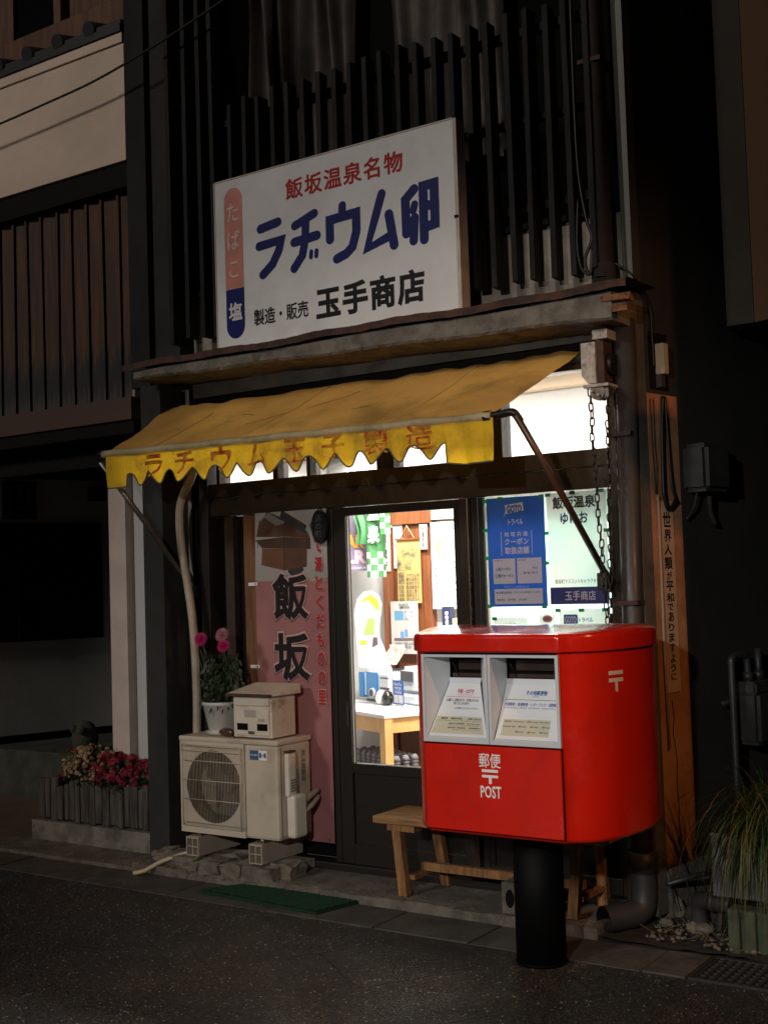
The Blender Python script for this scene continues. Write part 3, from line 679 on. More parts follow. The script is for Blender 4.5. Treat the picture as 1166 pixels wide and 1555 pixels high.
# ================================================================== DOWNPIPES
P = thing('downpipe', 'brown round downpipe at the right corner of the shop', 'downpipe', (-2.28, 5.34, 0))
g = MB(); g.tube([(-2.345, 5.30, 7.6), (-2.335, 5.30, 3.0)], .049, 18); g.build('upper_pipe', M_pipe_br, P)
g = MB(); g.tube([(-2.25, 5.31, 2.76), (-2.272, 5.31, 1.0), (-2.275, 5.31, .20)], .049, 18); g.build('lower_pipe', M_pipe_br, P)
g = MB(); g.tube([(-2.335, 5.30, 3.03), (-2.335, 5.30, 2.95), (-2.33, 5.28, 2.93)], .056, 16); g.build('socket', M_pipe_br, P)
for z in (3.98, 2.22, 1.45): bx('clamp', -2.40 if z > 3 else -2.325, -2.285 if z > 3 else -2.215, 5.245, 5.42, z, z+.02, M_rust, P)
g = MB(); g.tube(cr([(-2.272, 5.31, .30), (-2.27, 5.31, .16), (-2.28, 5.28, .085), (-2.33, 5.20, .07), (-2.385, 5.115, .068)], 5), .060, 18, caps=False)
g.tube([(-2.272, 5.31, .34), (-2.272, 5.31, .25)], .068, 18); elb = g.build('elbow', M_pipe_gr, P)
g = MB(); g.tube([(-2.345, 5.18, .069), (-2.384, 5.117, .068)], .0555, 18, caps=False); g.build('pipe_inside', M_dark, P)
g = MB(); g.tube([(-2.36, 5.155, .069), (-2.3601, 5.1549, .069)], .054, 18); g.build('pipe_bore', M_dark, P)
t = thing('grey_pipe', 'thin greenish grey pipe running up beside the brown downpipe', 'pipe', (-2.2, 5.36, 2.8))
g = MB(); g.tube([(-2.265, 5.35, 7.6), (-2.235, 5.35, 2.9)], .022, 12); g.build('pipe', M_pipe_gn, t)
# cream taped hose on the left
t = thing('taped_pipe', 'cream taped pipe running down the left side of the shopfront to the outdoor unit', 'pipe', (-4.95, 5.3, .8))
g = MB(); g.tube(cr([(-4.87, 5.25, 2.36), (-4.90, 5.25, 2.24), (-4.99, 5.25, 2.10), (-5.02, 5.26, 1.98), (-5.015, 5.27, 1.8), (-4.985, 5.28, 1.6), (-4.95, 5.28, 1.35), (-4.935, 5.28, 1.0), (-4.94, 5.28, .80), (-4.93, 5.27, .74)], 5), .024, 12)
g.build('pipe', M_pipe_cream, t)
# black cables
t = thing('black_cable', 'black cable with a coil hanging at the top of the downpipe', 'cable', (-2.3, 5.3, 2.8))
g = MB(); g.tube(cr([(-2.44, 5.27, 7.5), (-2.43, 5.27, 5), (-2.43, 5.26, 4), (-2.42, 5.25, 3.5), (-2.385, 5.24, 3.25), (-2.36, 5.24, 3.15), (-2.40, 5.24, 3.05), (-2.375, 5.24, 2.98), (-2.36, 5.24, 3.1)], 6), .008, 7)
g.tube(cr([(-2.43, 5.26, 3.35), (-2.44, 5.25, 3.15), (-2.42, 5.24, 3.02), (-2.385, 5.24, 2.98)], 6), .007, 7); g.build('cable', M_cable, t)
t = thing('wall_cable', 'black cable running from the corner down the alley wall', 'cable', (-2.15, 5.5, 2.5))
g = MB(); g.tube(cr([(-2.28, 5.30, 3.03), (-2.2, 5.32, 2.96), AW(.03, .015, 2.85), AW(.05, .012, 2.7), AW(.055, .012, 2.55)], 6), .005, 7); g.build('cable', M_cable, t)

# ================================================================== ALLEY WALL: slogan strip, conduit, boxes
t = thing('slogan_strip', 'narrow pale paper strip with brush written Japanese slogan on the alley wall', 'poster', tuple(AW(.12, 0, 1.03)))
WF = (AW(0, 0, 0), DW, Vector((0, 0, 1)))
wbox('sheet', .062, .178, .001, .004, 1.035, 1.925, mat('aged_paper', (.52, .38, .28), .8, (.45, .32, .23), 4), t)
sl = '世界人類が平和でありますように'
hts = [.085, .07, .062, .07, .045, .058, .05, .04, .055, .045, .05, .05, .05, .042, .04]; z = 1.875; tot = sum(hts); k = (1.875-1.085)/tot
for ch, h in zip(sl, hts):
    z1 = z; z0 = z-h*k*.86; wd = .033 if ch in '世界人類平和' else .024
    text(ch, t, .118-wd+random.uniform(-.004, .004), .118+wd, z0, z1, mt=M_blackp, frame=(AW(0, .004, 0), DW, Vector((0, 0, 1))), bold=.02); z -= h*k
t = thing('conduit', 'thin pale conduit with wires running down beside the slogan strip', 'conduit', tuple(AW(.045, .01, .4)))
g = MB(); g.tube([AW(.045, .008, 1.95), AW(.042, .008, 1.2), AW(.05, .008, .78)], .007, 8); g.build('tube', mat('pale_conduit', (.34, .26, .2), .6), t)
g = MB(); g.tube(cr([AW(.02, .004, 2.4), AW(.022, .004, 2.2), AW(.03, .004, 2.08), AW(.035, .004, 1.96)], 5), .0025, 5).tube(cr([AW(.05, .004, 2.4), AW(.045, .004, 2.2), AW(.055, .004, 2.08), AW(.045, .004, 1.96)], 5), .0025, 5)
g.build('wires', M_cable, t)
g = MB(); g.tube(cr([AW(.12, .012, 2.42), AW(.10, .012, 2.25), AW(.09, .012, 2.0), AW(.10, .012, 1.93), AW(.13, .012, 1.885), AW(.18, .02, 1.93)], 6), .009, 8)
g.tube(cr([AW(.14, .012, 2.42), AW(.15, .012, 2.2), AW(.16, .016, 2.0), AW(.19, .02, 1.92)], 6), .006, 8)
t2 = thing('looped_cable', 'dark looped cables stapled to the orange lit alley wall', 'cable', tuple(AW(.12, .01, 1.9))); g.build('cable_run', M_cable, t2)
t = thing('junction_box', 'small pale junction box at the top of the alley wall', 'junction box', tuple(AW(.1, .02, 2.52)))
wbox('case', .08, .125, .002, .05, 2.52, 2.665, mat('box_cream', (.42, .36, .26), .5), t, .004); wbox('backing', .03, .19, -.001, .0015, 2.45, 2.72, M_black, t)
wbox('bracket', .085, .12, .002, .03, 2.46, 2.518, M_steel, t)
t = thing('electric_meter', 'dim grey electricity meter box high on the alley wall', 'meter box', tuple(AW(.4, .05, 1.95)))
wbox('case', .27, .50, .002, .14, 1.97, 2.20, M_gas, t, .022); wbox('back_plate', .50, .68, .002, .05, 1.99, 2.18, M_black, t, .01)
g = MB(); g.tube(cr([AW(.33, .05, 1.98), AW(.31, .04, 1.9), AW(.27, .02, 1.84)], 4), .006, 6); g.build('cable', M_gas, t)
g = MB(); g.tube(cr([AW(.44, .05, 1.98), AW(.46, .04, 1.88), AW(.50, .04, 1.82)], 4), .013, 8); g.build('cable', M_gas, t)
t = thing('gas_meter', 'grey gas meter with pipes on the alley wall at the right edge', 'gas meter', tuple(AW(.7, .1, .7)))
wbox('body', .60, .85, .03, .17, .74, 1.00, M_gas, t, .02); wbox('top_case', .60, .84, .04, .16, .985, 1.045, M_gas, t, .01); wbox('tag', .70, .78, .172, .175, .80, .95, mat('green_tag', (.16, .18, .09), .6), t)
g = MB(); g.tube(cr([AW(.52, .08, .25), AW(.52, .08, .9), AW(.52, .08, 1.12), AW(.525, .08, 1.16), AW(.56, .08, 1.175), AW(.63, .09, 1.175), AW(.655, .09, 1.15), AW(.66, .09, 1.02)], 5), .018, 12)
g.tube([AW(.77, .09, 1.02), AW(.77, .09, 1.20)], .017, 12).tube([AW(.77, .09, 1.05), AW(.77, .09, 1.09)], .026, 8).tube([AW(.66, .09, 1.05), AW(.66, .09, 1.09)], .026, 8).tube([AW(.46, .06, .955), AW(.60, .06, .955)], .012, 8)
g.build('pipes', M_galv, t)
# building opposite the alley: overhanging bay seen at the top right
NB = thing('neighbouring_bay', 'boxed out upper bay of the next building hanging over the alley at the top right', 'building', (-1.6, 6, 2.8))
bx('bay_wall', -2.0, -1.865, 6.0, 6.05, 2.80, 8, mat('bay_grey', (.035, .03, .022), .9, (.027, .023, .016), 2), NB)
MB().prism([(-1.862, 6.0, 2.80), (-1.2, 5.75, 2.80), (-1.2, 5.85, 2.80), (-1.862, 6.1, 2.80)], (0, 0, 5.2)).build('bay_side', mat('bay_lit_orange', (.085, .042, .018), .9), NB)  # this side coloured orange as if lit by the street lamp
bx('bay_floor', -1.998, -1.2, 6.055, 7.2, 2.79, 2.85, M_black, NB); bx('return_wall', -2.0, -1.96, 6.06, 7.4, 2.86, 8, M_side_unlit, NB)
NE = thing('shade_building', 'added unseen wall and eave across the alley that cut the orange lamp light', 'building', (-.9, 5.3, 0))
bx('wall', -1.0, 0, 4.86, 9, 0, 6, M_side_unlit, NE); bx('cutoff_eave', -1.06, 0, 4.5, 4.855, 2.75, 2.83, M_black, NE)  # unseen, added to block the orange lamp and edge its light
bx('alley_end', -2.4, 0, 9.05, 9.2, 0, 8, M_dark, NE)

# ================================================================== NEIGHBOURING HOUSE ON THE LEFT
N = thing('neighbouring_house', 'old house on the left with pale plaster band, brown boards and a dark recessed porch', 'house', (-8, 5.4, 0))
bx('plaster_band', -14, -5.435, 5.30, 5.6, 4.215, 4.945, M_band, N); bx('band_cap', -14, -5.435, 5.285, 5.6, 4.95, 5.01, M_band, N)
bx('eave_board', -14, -5.435, 5.27, 5.6, 5.014, 5.06, M_tile, N)
g = MB(); g.tube([(-5.7, 5.26, 5.09), (-5.7, 5.8, 5.22)], .05, 12); t0 = g.build('roof_tile', M_tile, N)
for i in range(1, 12): rep('roof_tile', t0, Vector((-5.7-.29*i, 0, 0))+Vector((0, WL[t0.name].y, WL[t0.name].z)), N)
bx('roof_base', -14, -5.435, 5.28, 5.8, 5.062, 5.09, M_tile, N)
M_up = mat('upper_wood', (.16, .07, .03), .7, (.08, .035, .016), 3, stretch=(5, 5, .6))
bx('upper_beam', -14, -5.435, 5.75, 5.85, 5.25, 5.55, M_up, N); bx('upper_wall', -14, -5.435, 5.86, 5.95, 5.2, 8, M_up, N)
for x0 in (-7.12, -6.62, -6.12): bx('upper_post', x0, x0+.07, 5.79, 5.85, 5.56, 7.5, M_up, N)
bx('upper_window', -7.04, -6.64, 5.82, 5.855, 5.6, 6.6, M_glassd, N)
bx('lower_beam', -14, -5.435, 5.32, 5.6, 4.06, 4.212, M_black, N)
bd = MB().box(-.066, .066, -.008, .008, 0, 1.30).build('board', M_board, None)
bd.parent = N; bd.location = Vector((-5.515, 5.40, 2.762))-WL[N.name]; bd.rotation_euler.z = .16
for i in range(1, 34): rep('board', bd, (-5.515-.142*i, 5.40, 2.762+random.uniform(-.006, .006)), N, rot=(random.uniform(-.004, .004), random.uniform(-.006, .006), .16+random.uniform(-.03, .03)))
bt = MB().box(-.009, .009, -.01, .01, 0, 1.30).build('batten', M_board, None); bt.parent = N; bt.location = Vector((-5.585, 5.375, 2.762))-WL[N.name]
for i in range(1, 33): rep('batten', bt, (-5.585-.142*i, 5.375, 2.762), N, rot=(0, random.uniform(-.012, .012), 0))
bx('board_backing', -14, -5.435, 5.43, 5.5, 2.762, 4.06, M_black, N)
bx('corner_trim', -5.455, -5.437, 5.335, 5.40, 2.762, 4.2, mat('trim_metal', (.34, .27, .2), .5), N)
bx('sill_board', -14, -5.435, 5.30, 5.5, 2.62, 2.757, mat('dark_sill', (.075, .035, .02), .6), N); bx('soffit', -14, -5.435, 5.32, 8.4, 2.54, 2.617, M_black, N)
bx('porch_lintel', -14, -5.5, 5.5, 5.56, 2.38, 2.536, M_black, N)
bx('pale_pillar', -5.915, -5.765, 5.55, 5.70, .10, 2.535, M_pinkish, N)
bx('porch_back', -5.76, -5.34, 5.9, 5.94, .0, 2.53, M_black, N); bx('porch_jamb', -5.70, -5.66, 5.62, 5.68, .1, 2.53, mat('dim_wood', (.035, .018, .010), .6), N)
# oblique porch wall with black window
PD = Vector((.330, .944, 0)); PN = Vector((.944, -.330, 0)); PO = Vector((-8.394, 6.636, 0))
def PW(s, n, z): return PO+PD*s+PN*n+Vector((0, 0, z))
def pbox(name, s0, s1, n0, n1, z0, z1, mt, parent):
    g = MB(); g.prism([PW(s0, n0, z0), PW(s1, n0, z0), PW(s1, n1, z0), PW(s0, n1, z0)], (0, 0, z1-z0)); return g.build(name, mt, parent)
M_pw = mat('porch_plaster', (.80, .79, .75), .9, (.72, .71, .67), 2, .002, 80)
pbox('porch_wall', -2.2, 2.3, -.15, 0, .30, 2.66, M_pw, N)
pbox('porch_skirting', -2.2, 2.3, .001, .03, .30, .42, M_black, N)
W = pbox('window', -1.2, .905, .001, .035, 1.185, 2.165, M_black, N)
pbox('pane', .20, .86, .036, .040, 1.24, 2.11, M_glassd, W); pbox('pane', -.6, .15, .036, .040, 1.24, 2.11, M_glassd, W)
pbox('mullion', .155, .195, .036, .050, 1.20, 2.15, M_black, W)
W = pbox('lattice_window', .05, .33, .001, .02, 2.20, 2.51, M_moss if False else mat('lattice_back', (.16, .155, .14), .8), N)
for s0 in (.05, .13, .22, .31): pbox('lattice_bar', s0, s0+.018, .021, .04, 2.20, 2.51, M_black, W)
for z0 in (2.20, 2.26, 2.31, 2.495): pbox('lattice_bar', .05, .33, .041, .05, z0, z0+.012, M_black, W)
pbox('wall_lamp', .80, .93, .001, .12, 2.36, 2.47, M_black, N)
bx('porch_plinth', -12, -5.95, 6.45, 9.5, 0, .36, M_moss, N)
t = thing('stone_figure', 'small rounded stone figure on the dark porch plinth behind the flowers', 'stone', (-7.35, 6.6, .36))
g = MB(); g.blob((-7.36, 6.62, .46), .10, 3, .02, (1, 1, 1.35)).blob((-7.40, 6.55, .53), .035, 2, .03).blob((-7.30, 6.53, .53), .035, 2, .03); g.build('body', M_moss, t)
t = thing('overhead_cable', 'thin black cable crossing the pale plaster band of the left house', 'cable', (-8, 5.1, 4.6))
g = MB(); g.tube(cr([(-14, 5.15, 4.40), (-9, 5.15, 4.51), (-7, 5.15, 4.60), (-6, 5.15, 4.65), (-5.4, 5.15, 4.70), (-4.6, 5.15, 4.85), (-3.4, 5.15, 5.15), (-2.6, 5.15, 5.45)], 8), .007, 6); g.build('cable', M_cable, t)

# ================================================================== PLANTER WITH FLOWERS
bx('planter_kerb', -6.44, -5.335, 5.335, 5.75, -.02, .14, M_conc_l, kind='structure')
g = MB(); g.box(-6.60, -5.2, 5.04, 5.33, -.01, .022); g.build('paving_strip', M_conc, kind='structure')
PL = thing('log_planter', 'weathered grey wooden planter of upright split logs on the concrete kerb', 'planter', (-5.95, 5.4, .14))
x = -6.415
random.seed(5)
while x < -5.50:
    wd = random.uniform(.045, .075); h = random.uniform(.215, .27); yy = 5.36+random.uniform(-.008, .01)
    MB().box(x, x+wd-.005, yy, yy+.05, .142+(.0 if random.random() < .5 else .01), .142+h, .008).jitter(.002).build('log', M_plank, PL); x += wd
for k in range(4): MB().box(-6.415, -6.37, 5.41+.07*k, 5.475+.07*k, .142, .36+random.uniform(0, .05), .008).build('log', M_plank, PL)
for k in range(4): MB().box(-5.49, -5.44, 5.37+.07*k, 5.43+.07*k, .142, .36+random.uniform(0, .05), .008).build('log', M_plank, PL)
bx('soil', -6.36, -5.50, 5.415, 5.68, .142, .34, M_soil, PL)
bx('concrete_block', -5.46, -5.345, 5.45, 5.70, .142, .26, M_conc, kind='structure')
def leafcloud(name, parent, cx, cy, cz, rx, ry, rz, n, size, mt, droop=.3):
    g = MB()
    for i in range(n):
        a = random.uniform(0, 2*pi); b = random.uniform(-.4, 1); r = random.random()**.4
        p = Vector((cx+rx*r*cos(a)*sqrt(max(0, 1-b*b*.6)), cy+ry*r*sin(a)*sqrt(max(0, 1-b*b*.6)), cz+rz*b*r))
        d = Vector((random.gauss(0, 1), random.gauss(0, 1), random.gauss(.2, .7)-droop)).normalized(); s = size*random.uniform(.6, 1.3)
        u = d.cross(Vector((random.gauss(0, 1), random.gauss(0, 1), random.gauss(0, 1)))).normalized()*s*.36
        g.poly([p, p+d*s*.5+u, p+d*s, p+d*s*.5-u])
    return g.build(name, mt, parent, kind='stuff', normals=False)
def blossom_mesh(mt, nm, n=7, r=.014):
    g = MB()
    for i in range(n):
        a = random.uniform(0, 6.28); b = random.uniform(-.9, 1.1); d = Vector((cos(a)*cos(b), sin(a)*cos(b), sin(b)))
        p = d*r*.75; u = d.cross(Vector((.3, .2, 1))).normalized()*r*.65; v = d.cross(u).normalized()*r*.65
        g.poly([p-u-v*.6, p+u*.3-v, p+u+v*.5+d*r*.2, p-u*.2+v+d*r*.3, p-u*1.05+v*.2])
    bmesh.ops.recalc_face_normals(g.bm, faces=g.bm.faces)
    me = bpy.data.meshes.new(nm); g.bm.to_mesh(me); g.bm.free(); me.materials.append(mt); return me
def begonia(lab, cx, cy, cz, rx, ry, rz, mt, n, x0, big=1.0, spikes=False):
    t = thing('flowering_plant', lab, 'flowers', (cx, cy, .34), 'flowering plants in the log planter')
    leafcloud('foliage', t, cx, cy, cz-.02, rx, ry, rz, int(900*rx*3), .030, M_leafy)
    ms = [blossom_mesh(mt, 'blossom', 9, .015*big) for _ in range(5)]
    for i in range(n):
        a = random.uniform(-pi, .2) if random.random() < .8 else random.uniform(0, pi); b = random.uniform(-.25, 1.25); k = random.uniform(.88, 1.06)
        p = Vector((cx+rx*k*cos(a)*cos(b), cy+ry*k*sin(a)*cos(b), cz+rz*k*sin(b)))
        o = bpy.data.objects.new('blossom', random.choice(ms)); col.objects.link(o); o.parent = t; o.location = p-WL[t.name]
        s = random.uniform(.7, 1.5); o.scale = (s, s, s); o.rotation_euler = (random.uniform(-.5, .5), random.uniform(-.5, .5), random.uniform(0, 6.28))
begonia('dim red flowers at the left end of the log planter', -6.20, 5.55, .43, .13, .13, .16, M_bred, 45, 0)
begonia('cream flowers spilling over the left half of the log planter', -6.02, 5.47, .46, .20, .15, .165, M_bcream, 135, 0, .85)
begonia('deep pink flowers in the middle of the log planter', -5.76, 5.45, .43, .19, .13, .15, M_bpink, 80, 0, 1.35)
begonia('dim pink flowers at the right end of the log planter', -5.52, 5.50, .42, .14, .12, .12, M_bpink, 30, 0, 1.1)

# ================================================================== AIR CONDITIONER UNIT
random.seed(3)
AC = thing('outdoor_unit', 'cream air conditioner outdoor unit standing on plastic blocks left of the door', 'air conditioner', (-4.53, 5.2, .24))
X0, X1, Y0, Y1, Z0, Z1 = -4.895, -4.195, 5.09, 5.375, .245, .765
g = MB()  # shell with round opening: ring of quads on the front
def acfront(g):
    cx, cz, r = -4.655, .502, .197; n = 48
    rx0, rx1, rz0, rz1 = X0+.012, -4.43, Z0+.035, Z1-.04
    ring = [(cx+r*cos(2*pi*k/n), Y0+.006, cz+r*sin(2*pi*k/n)) for k in range(n)]
    def edge(k):
        a = 2*pi*k/n; dx, dz = cos(a), sin(a); s = 9
        if abs(dx) > 1e-6: s = min(s, ((rx1-cx)/dx if dx > 0 else (rx0-cx)/dx))
        if abs(dz) > 1e-6: s = min(s, ((rz1-cz)/dz if dz > 0 else (rz0-cz)/dz))
        return (cx+dx*s, Y0+.006, cz+dz*s)
    outer = [edge(k) for k in range(n)]
    A1 = [g.bm.verts.new(p) for p in ring]; A2 = [g.bm.verts.new(p) for p in outer]; A3 = [g.bm.verts.new((p[0], Y0+.09, p[2])) for p in ring]
    for k in range(n):
        g.bm.faces.new((A1[k], A1[(k+1) % n], A2[(k+1) % n], A2[k]))
acfront(g); g.build('front_ring', M_ac, AC)
g = MB(); g.tube([(-4.655, Y0+.0065, .502), (-4.655, Y0+.10, .502)], .197, 48, caps=False); g.build('fan_duct', M_acd, AC)
g = MB(); g.box(X0, X0+.012, Y0, Y1, Z0, Z1-.02).box(X0+.012, -4.43, Y0, Y0+.05, Z0, Z0+.035).box(X0+.012, -4.43, Y0, Y0+.05, Z1-.04, Z1-.02)
g.build('left_frame', M_ac, AC)
g = MB(); g.box(-4.43, X1, Y0, Y1, Z0, Z1-.02, .018); g.build('right_body', M_ac, AC)
MB().box(X0-.004, X1+.004, Y0-.006, Y1+.004, Z1-.022, Z1+.006, .008).build('top_panel', M_ac, AC)
bx('back_panel', X0+.013, -4.432, Y1-.01, Y1, Z0, Z1-.024, M_acd, AC); bx('base_pan', X0+.013, -4.432, Y0+.052, Y1-.012, Z0, Z0+.01, M_acd, AC)
g = MB()
for k in range(3):
    a = 2*pi*k/3+.5; pts = []
    for q in range(7): b = a-.45+.9*q/6; pts.append((-4.655+.18*cos(b), Y0+.12+.03*(q/6), .502+.18*sin(b)))
    g.poly([(-4.655, Y0+.13, .502)]+pts)
g.tube([(-4.655, Y0+.10, .502), (-4.655, Y0+.15, .502)], .05, 16); g.build('fan', mat('fan_grey', (.045, .042, .04), .5), AC, normals=False)
g = MB(); gx0, gx1, gz0, gz1 = -4.868, -4.442, .285, .722
nv = 40
for i in range(nv+1):
    x = gx0+(gx1-gx0)*i/nv; g.tube([(x, Y0-.002, gz0), (x, Y0-.012, gz0+.02), (x, Y0-.012, gz1-.02), (x, Y0-.002, gz1)], .0011, 4)
for z in (gz0, gz0+.02, gz1, gz1-.028, .43, .535, .64): g.tube([(gx0, Y0-.013, z), (gx1, Y0-.013, z)], .0022, 5)
for x in (gx0, gx1, gx1-.008): g.tube([(x, Y0-.013, gz0), (x, Y0-.013, gz1)], .0026, 5)
g.build('grille', mat('grille_cream', (.52, .45, .34), .5, dirt=(.2, .13, .07), dscale=9, damt=.6), AC, kind='stuff')
decal('badge', -4.385, -4.325, .665, .715, mat('badge_blue', (.05, .11, .22), .4), AC, y=Y0, off=.0012); decal('badge', -4.324, -4.268, .665, .715, M_whitep, AC, y=Y0, off=.0012)
text('霧ヶ峰', AC, -4.320, -4.272, .676, .705, Y0-.0012, M_navyp, bold=.02); text('MITSUBISHI', AC, -4.381, -4.33, .688, .695, Y0-.0012, M_whitep, bold=.01)
SF = (Vector((X1, 0, 0)), Vector((0, 1, 0)), Vector((0, 0, 1)))
g = MB(); g.box(X1, X1+.035, 5.135, 5.205, .47, .70, .012); g.build('valve_cover', M_acw, AC)
g = MB(); g.box(X1, X1+.062, 5.145, 5.255, .255, .48, .016); g.build('lower_cover', M_acw, AC)
for k in range(5): bx('vent_slot', X1+.034, X1+.0362, 5.150, 5.195, .500+.014*k, .506+.014*k, M_acd, AC)
bx('seam', X1-.001, X1+.0012, 5.112, 5.118, .26, .73, mat('seam_brown', (.16, .11, .07), .8), AC); bx('handle_recess', X1+.0, X1+.036, 5.14, 5.20, .705, .712, M_acd, AC)
text('注意\n▲▲\n取扱\n説明\n専用', AC, 5.285, 5.32, .53, .70, mt=mat('label_grey', (.12, .11, .10), .6), frame=SF, bold=.02)
for y, z in ((5.36, .27), (5.36, .29), (5.12, .745)): bx('screw', X1-.001, X1+.003, y, y+.008, z, z+.008, M_rust, AC)
g = MB(); g.tube(cr([(X1+.03, 5.25, .43), (X1+.05, 5.30, .46), (X1+.045, 5.36, .475), (X1+.02, 5.385, .45)], 5), .016, 10).tube(cr([(X1+.03, 5.25, .37), (X1+.055, 5.30, .41), (X1+.05, 5.36, .44), (X1+.02, 5.388, .43)], 5), .013, 10)
g.build('refrigerant_pipes', M_pipe_cream, AC)
for x0, lab in ((-4.83, 'left hollow plastic block under the outdoor unit'), (-4.38, 'right hollow plastic block under the outdoor unit')):
    t = thing('support_block', lab, 'support block', (x0+.045, 5.2, .12), 'blocks under the outdoor unit')
    g = MB(); g.box(x0, x0+.09, 5.055, 5.40, .218, .228).box(x0, x0+.09, 5.055, 5.40, .125, .131).box(x0, x0+.006, 5.055, 5.40, .131, .218).box(x0+.084, x0+.09, 5.055, 5.40, .131, .218)
    g.box(x0+.042, x0+.047, 5.057, 5.40, .131, .218).box(x0+.006, x0+.042, 5.059, 5.40, .172, .177).box(x0+.047, x0+.084, 5.059, 5.40, .172, .177); g.box(x0+.002, x0+.088, 5.10, 5.105, .13, .22)
    g.build('shell', mat('block_beige', (.40, .33, .26), .7, (.33, .27, .21), 6), t)
    g = MB(); g.tube([(x0+.045, 5.12, .228), (x0+.045, 5.12, .247)], .016, 6).box(x0+.01, x0+.08, 5.09, 5.15, .229, .236); g.build('bolt', M_steel, t)
# broken mortar and stones under the blocks
random.seed(8)
rs = [(-5.12, 5.20, .10, .05), (-4.98, 5.15, .13, .055), (-4.83, 5.12, .16, .06), (-4.66, 5.11, .15, .055), (-4.50, 5.10, .13, .055), (-4.31, 5.10, .21, .065), (-4.66, 5.27, .2, .06), (-4.95, 5.30, .16, .055), (-4.30, 5.30, .2, .06), (-4.20, 5.17, .12, .07), (-4.98, 5.32, .12, .05)]
rub = thing('mortar_rubble', 'cracked mortar and rubble heap under the outdoor unit', 'rubble', (-4.65, 5.2, .05))
for x, y, wd, h in rs:
    g = MB(); g.box(x-wd/2, x+wd/2, y-.07, y+.07, .035, .055+h)
    bmesh.ops.subdivide_edges(g.bm, edges=g.bm.edges[:], cuts=2, use_grid_fill=True); g.jitter(.011); g.build('stone', M_stone, rub)
t = thing('drain_hose', 'cream drain hose lying from the rubble to the slabs', 'hose', (-5.0, 5.1, .03))
g = MB(); g.tube(cr([(-4.86, 5.16, .125), (-4.93, 5.11, .105), (-5.02, 5.05, .07), (-5.08, 4.985, .03), (-5.13, 4.945, .018)], 6), .0125, 10); g.build('hose', mat('hose_cream', (.5, .42, .27), .5), t)

# mailbox
MBX = thing('mailbox', 'small rusty white metal letterbox on top of the outdoor unit', 'mailbox', (-4.38, 5.2, .772))
MB().box(-4.522, -4.255, 5.125, 5.32, .774, 1.0).build('body', M_mail, MBX)
bx('bottom_flange', -4.526, -4.251, 5.120, 5.322, .772, .778, M_rust, MBX)
g = MB(); g.prism([(-4.545, 5.095, 1.002), (-4.545, 5.095, 1.012), (-4.535, 5.33, 1.052), (-4.535, 5.33, 1.002)], (.315, 0, 0)); g.build('sloped_lid', M_mail, MBX)
bx('lid_edge', -4.547, -4.228, 5.091, 5.0945, .998, 1.013, M_rust, MBX); bx('flap', -4.508, -4.270, 5.116, 5.124, .948, .992, M_mail, MBX, .002)
bx('door', -4.508, -4.270, 5.118, 5.124, .790, .944, M_mail, MBX, .002)
bx('window', -4.492, -4.418, 5.1155, 5.1175, .816, .852, M_dark, MBX); bx('window', -4.352, -4.282, 5.1155, 5.1175, .816, .852, M_dark, MBX)
bx('name_plate', -4.44, -4.36, 5.1160, 5.1175, .885, .925, mat('plate_grey', (.36, .33, .28), .6), MBX); bx('latch', -4.41, -4.372, 5.108, 5.1175, .798, .812, M_steel, MBX, .002)
bx('label_plate', -4.345, -4.30, 5.116, 5.1175, .864, .880, mat('plate_grey', (.36, .33, .28), .6), MBX)
t = thing('wrapped_stone', 'brown glossy lump lying between the flowerpot and the letterbox', 'stone', (-4.6, 5.15, .772))
MB().blob((-4.585, 5.135, .797), .026, 3, .08, (1.9, 1.1, .9)).build('lump', mat('brown_wrap', (.10, .05, .03), .25, (.05, .03, .02), 40, coat=.4), t)
# flowerpot
PT = thing('flowerpot', 'white plastic flowerpot with leggy magenta chrysanthemums on the outdoor unit', 'potted plant', (-4.70, 5.22, .772))
g = MB(); g.lathe([(.085, .772), (.092, .778), (.094, .792), (.078, .796), (.084, .80), (.115, .935), (.122, .938), (.123, .955), (.114, .956), (.108, .94), (.02, .935)], (-4.685, 5.225, 0), 28); g.build('pot', M_potw, PT)
g = MB(); g.lathe([(.09, .773), (.105, .785), (.107, .792), (.10, .79)], (-4.685, 5.225, 0), 28); g.build('saucer', M_potw, PT)
random.seed(21)
heads = [(-4.795, 5.17, 1.30, .046, M_mag), (-4.635, 5.17, 1.325, .046, M_pale), (-4.60, 5.14, 1.265, .042, M_mag)]
g = MB()
for hx, hy, hz, r, m_ in heads:
    g.tube(cr([(-4.685+random.uniform(-.04, .04), 5.225, .93), ((-4.685+hx)/2+random.uniform(-.02, .02), 5.21, 1.1), (hx, hy, hz-.01)], 5), .0035, 6)
for k in range(9):
    a = random.uniform(0, 6.28); g.tube(cr([(-4.685+.03*cos(a), 5.225+.03*sin(a), .93), (-4.685+.09*cos(a), 5.215+.05*sin(a), 1.02+random.uniform(0, .15)), (-4.685+.14*cos(a), 5.2+.07*sin(a), 1.05+random.uniform(-.05, .2))], 4), .003, 5)
g.build('stems', M_stem, PT)
g = MB()
for i in range(620):
    b = random.random(); zc = .92+.30*b; rad = .145*(1-.35*b)*sqrt(random.random()); a = random.uniform(0, 6.28)
    p = Vector((-4.68+rad*cos(a), 5.215+rad*.7*sin(a), zc)); s = random.uniform(.025, .05)
    d = Vector((cos(a)*.6, sin(a)*.6, -1.0+random.uniform(-.3, .5))).normalized(); u = d.cross(Vector((random.gauss(0, 1), random.gauss(0, 1), .3))).normalized()*s*.28
    g.poly([p, p+d*s*.35+u, p+d*s*.6+u*.7, p+d*s, p+d*s*.6-u*.7, p+d*s*.35-u])
g.build('foliage', M_leaf, PT, kind='stuff', normals=False)
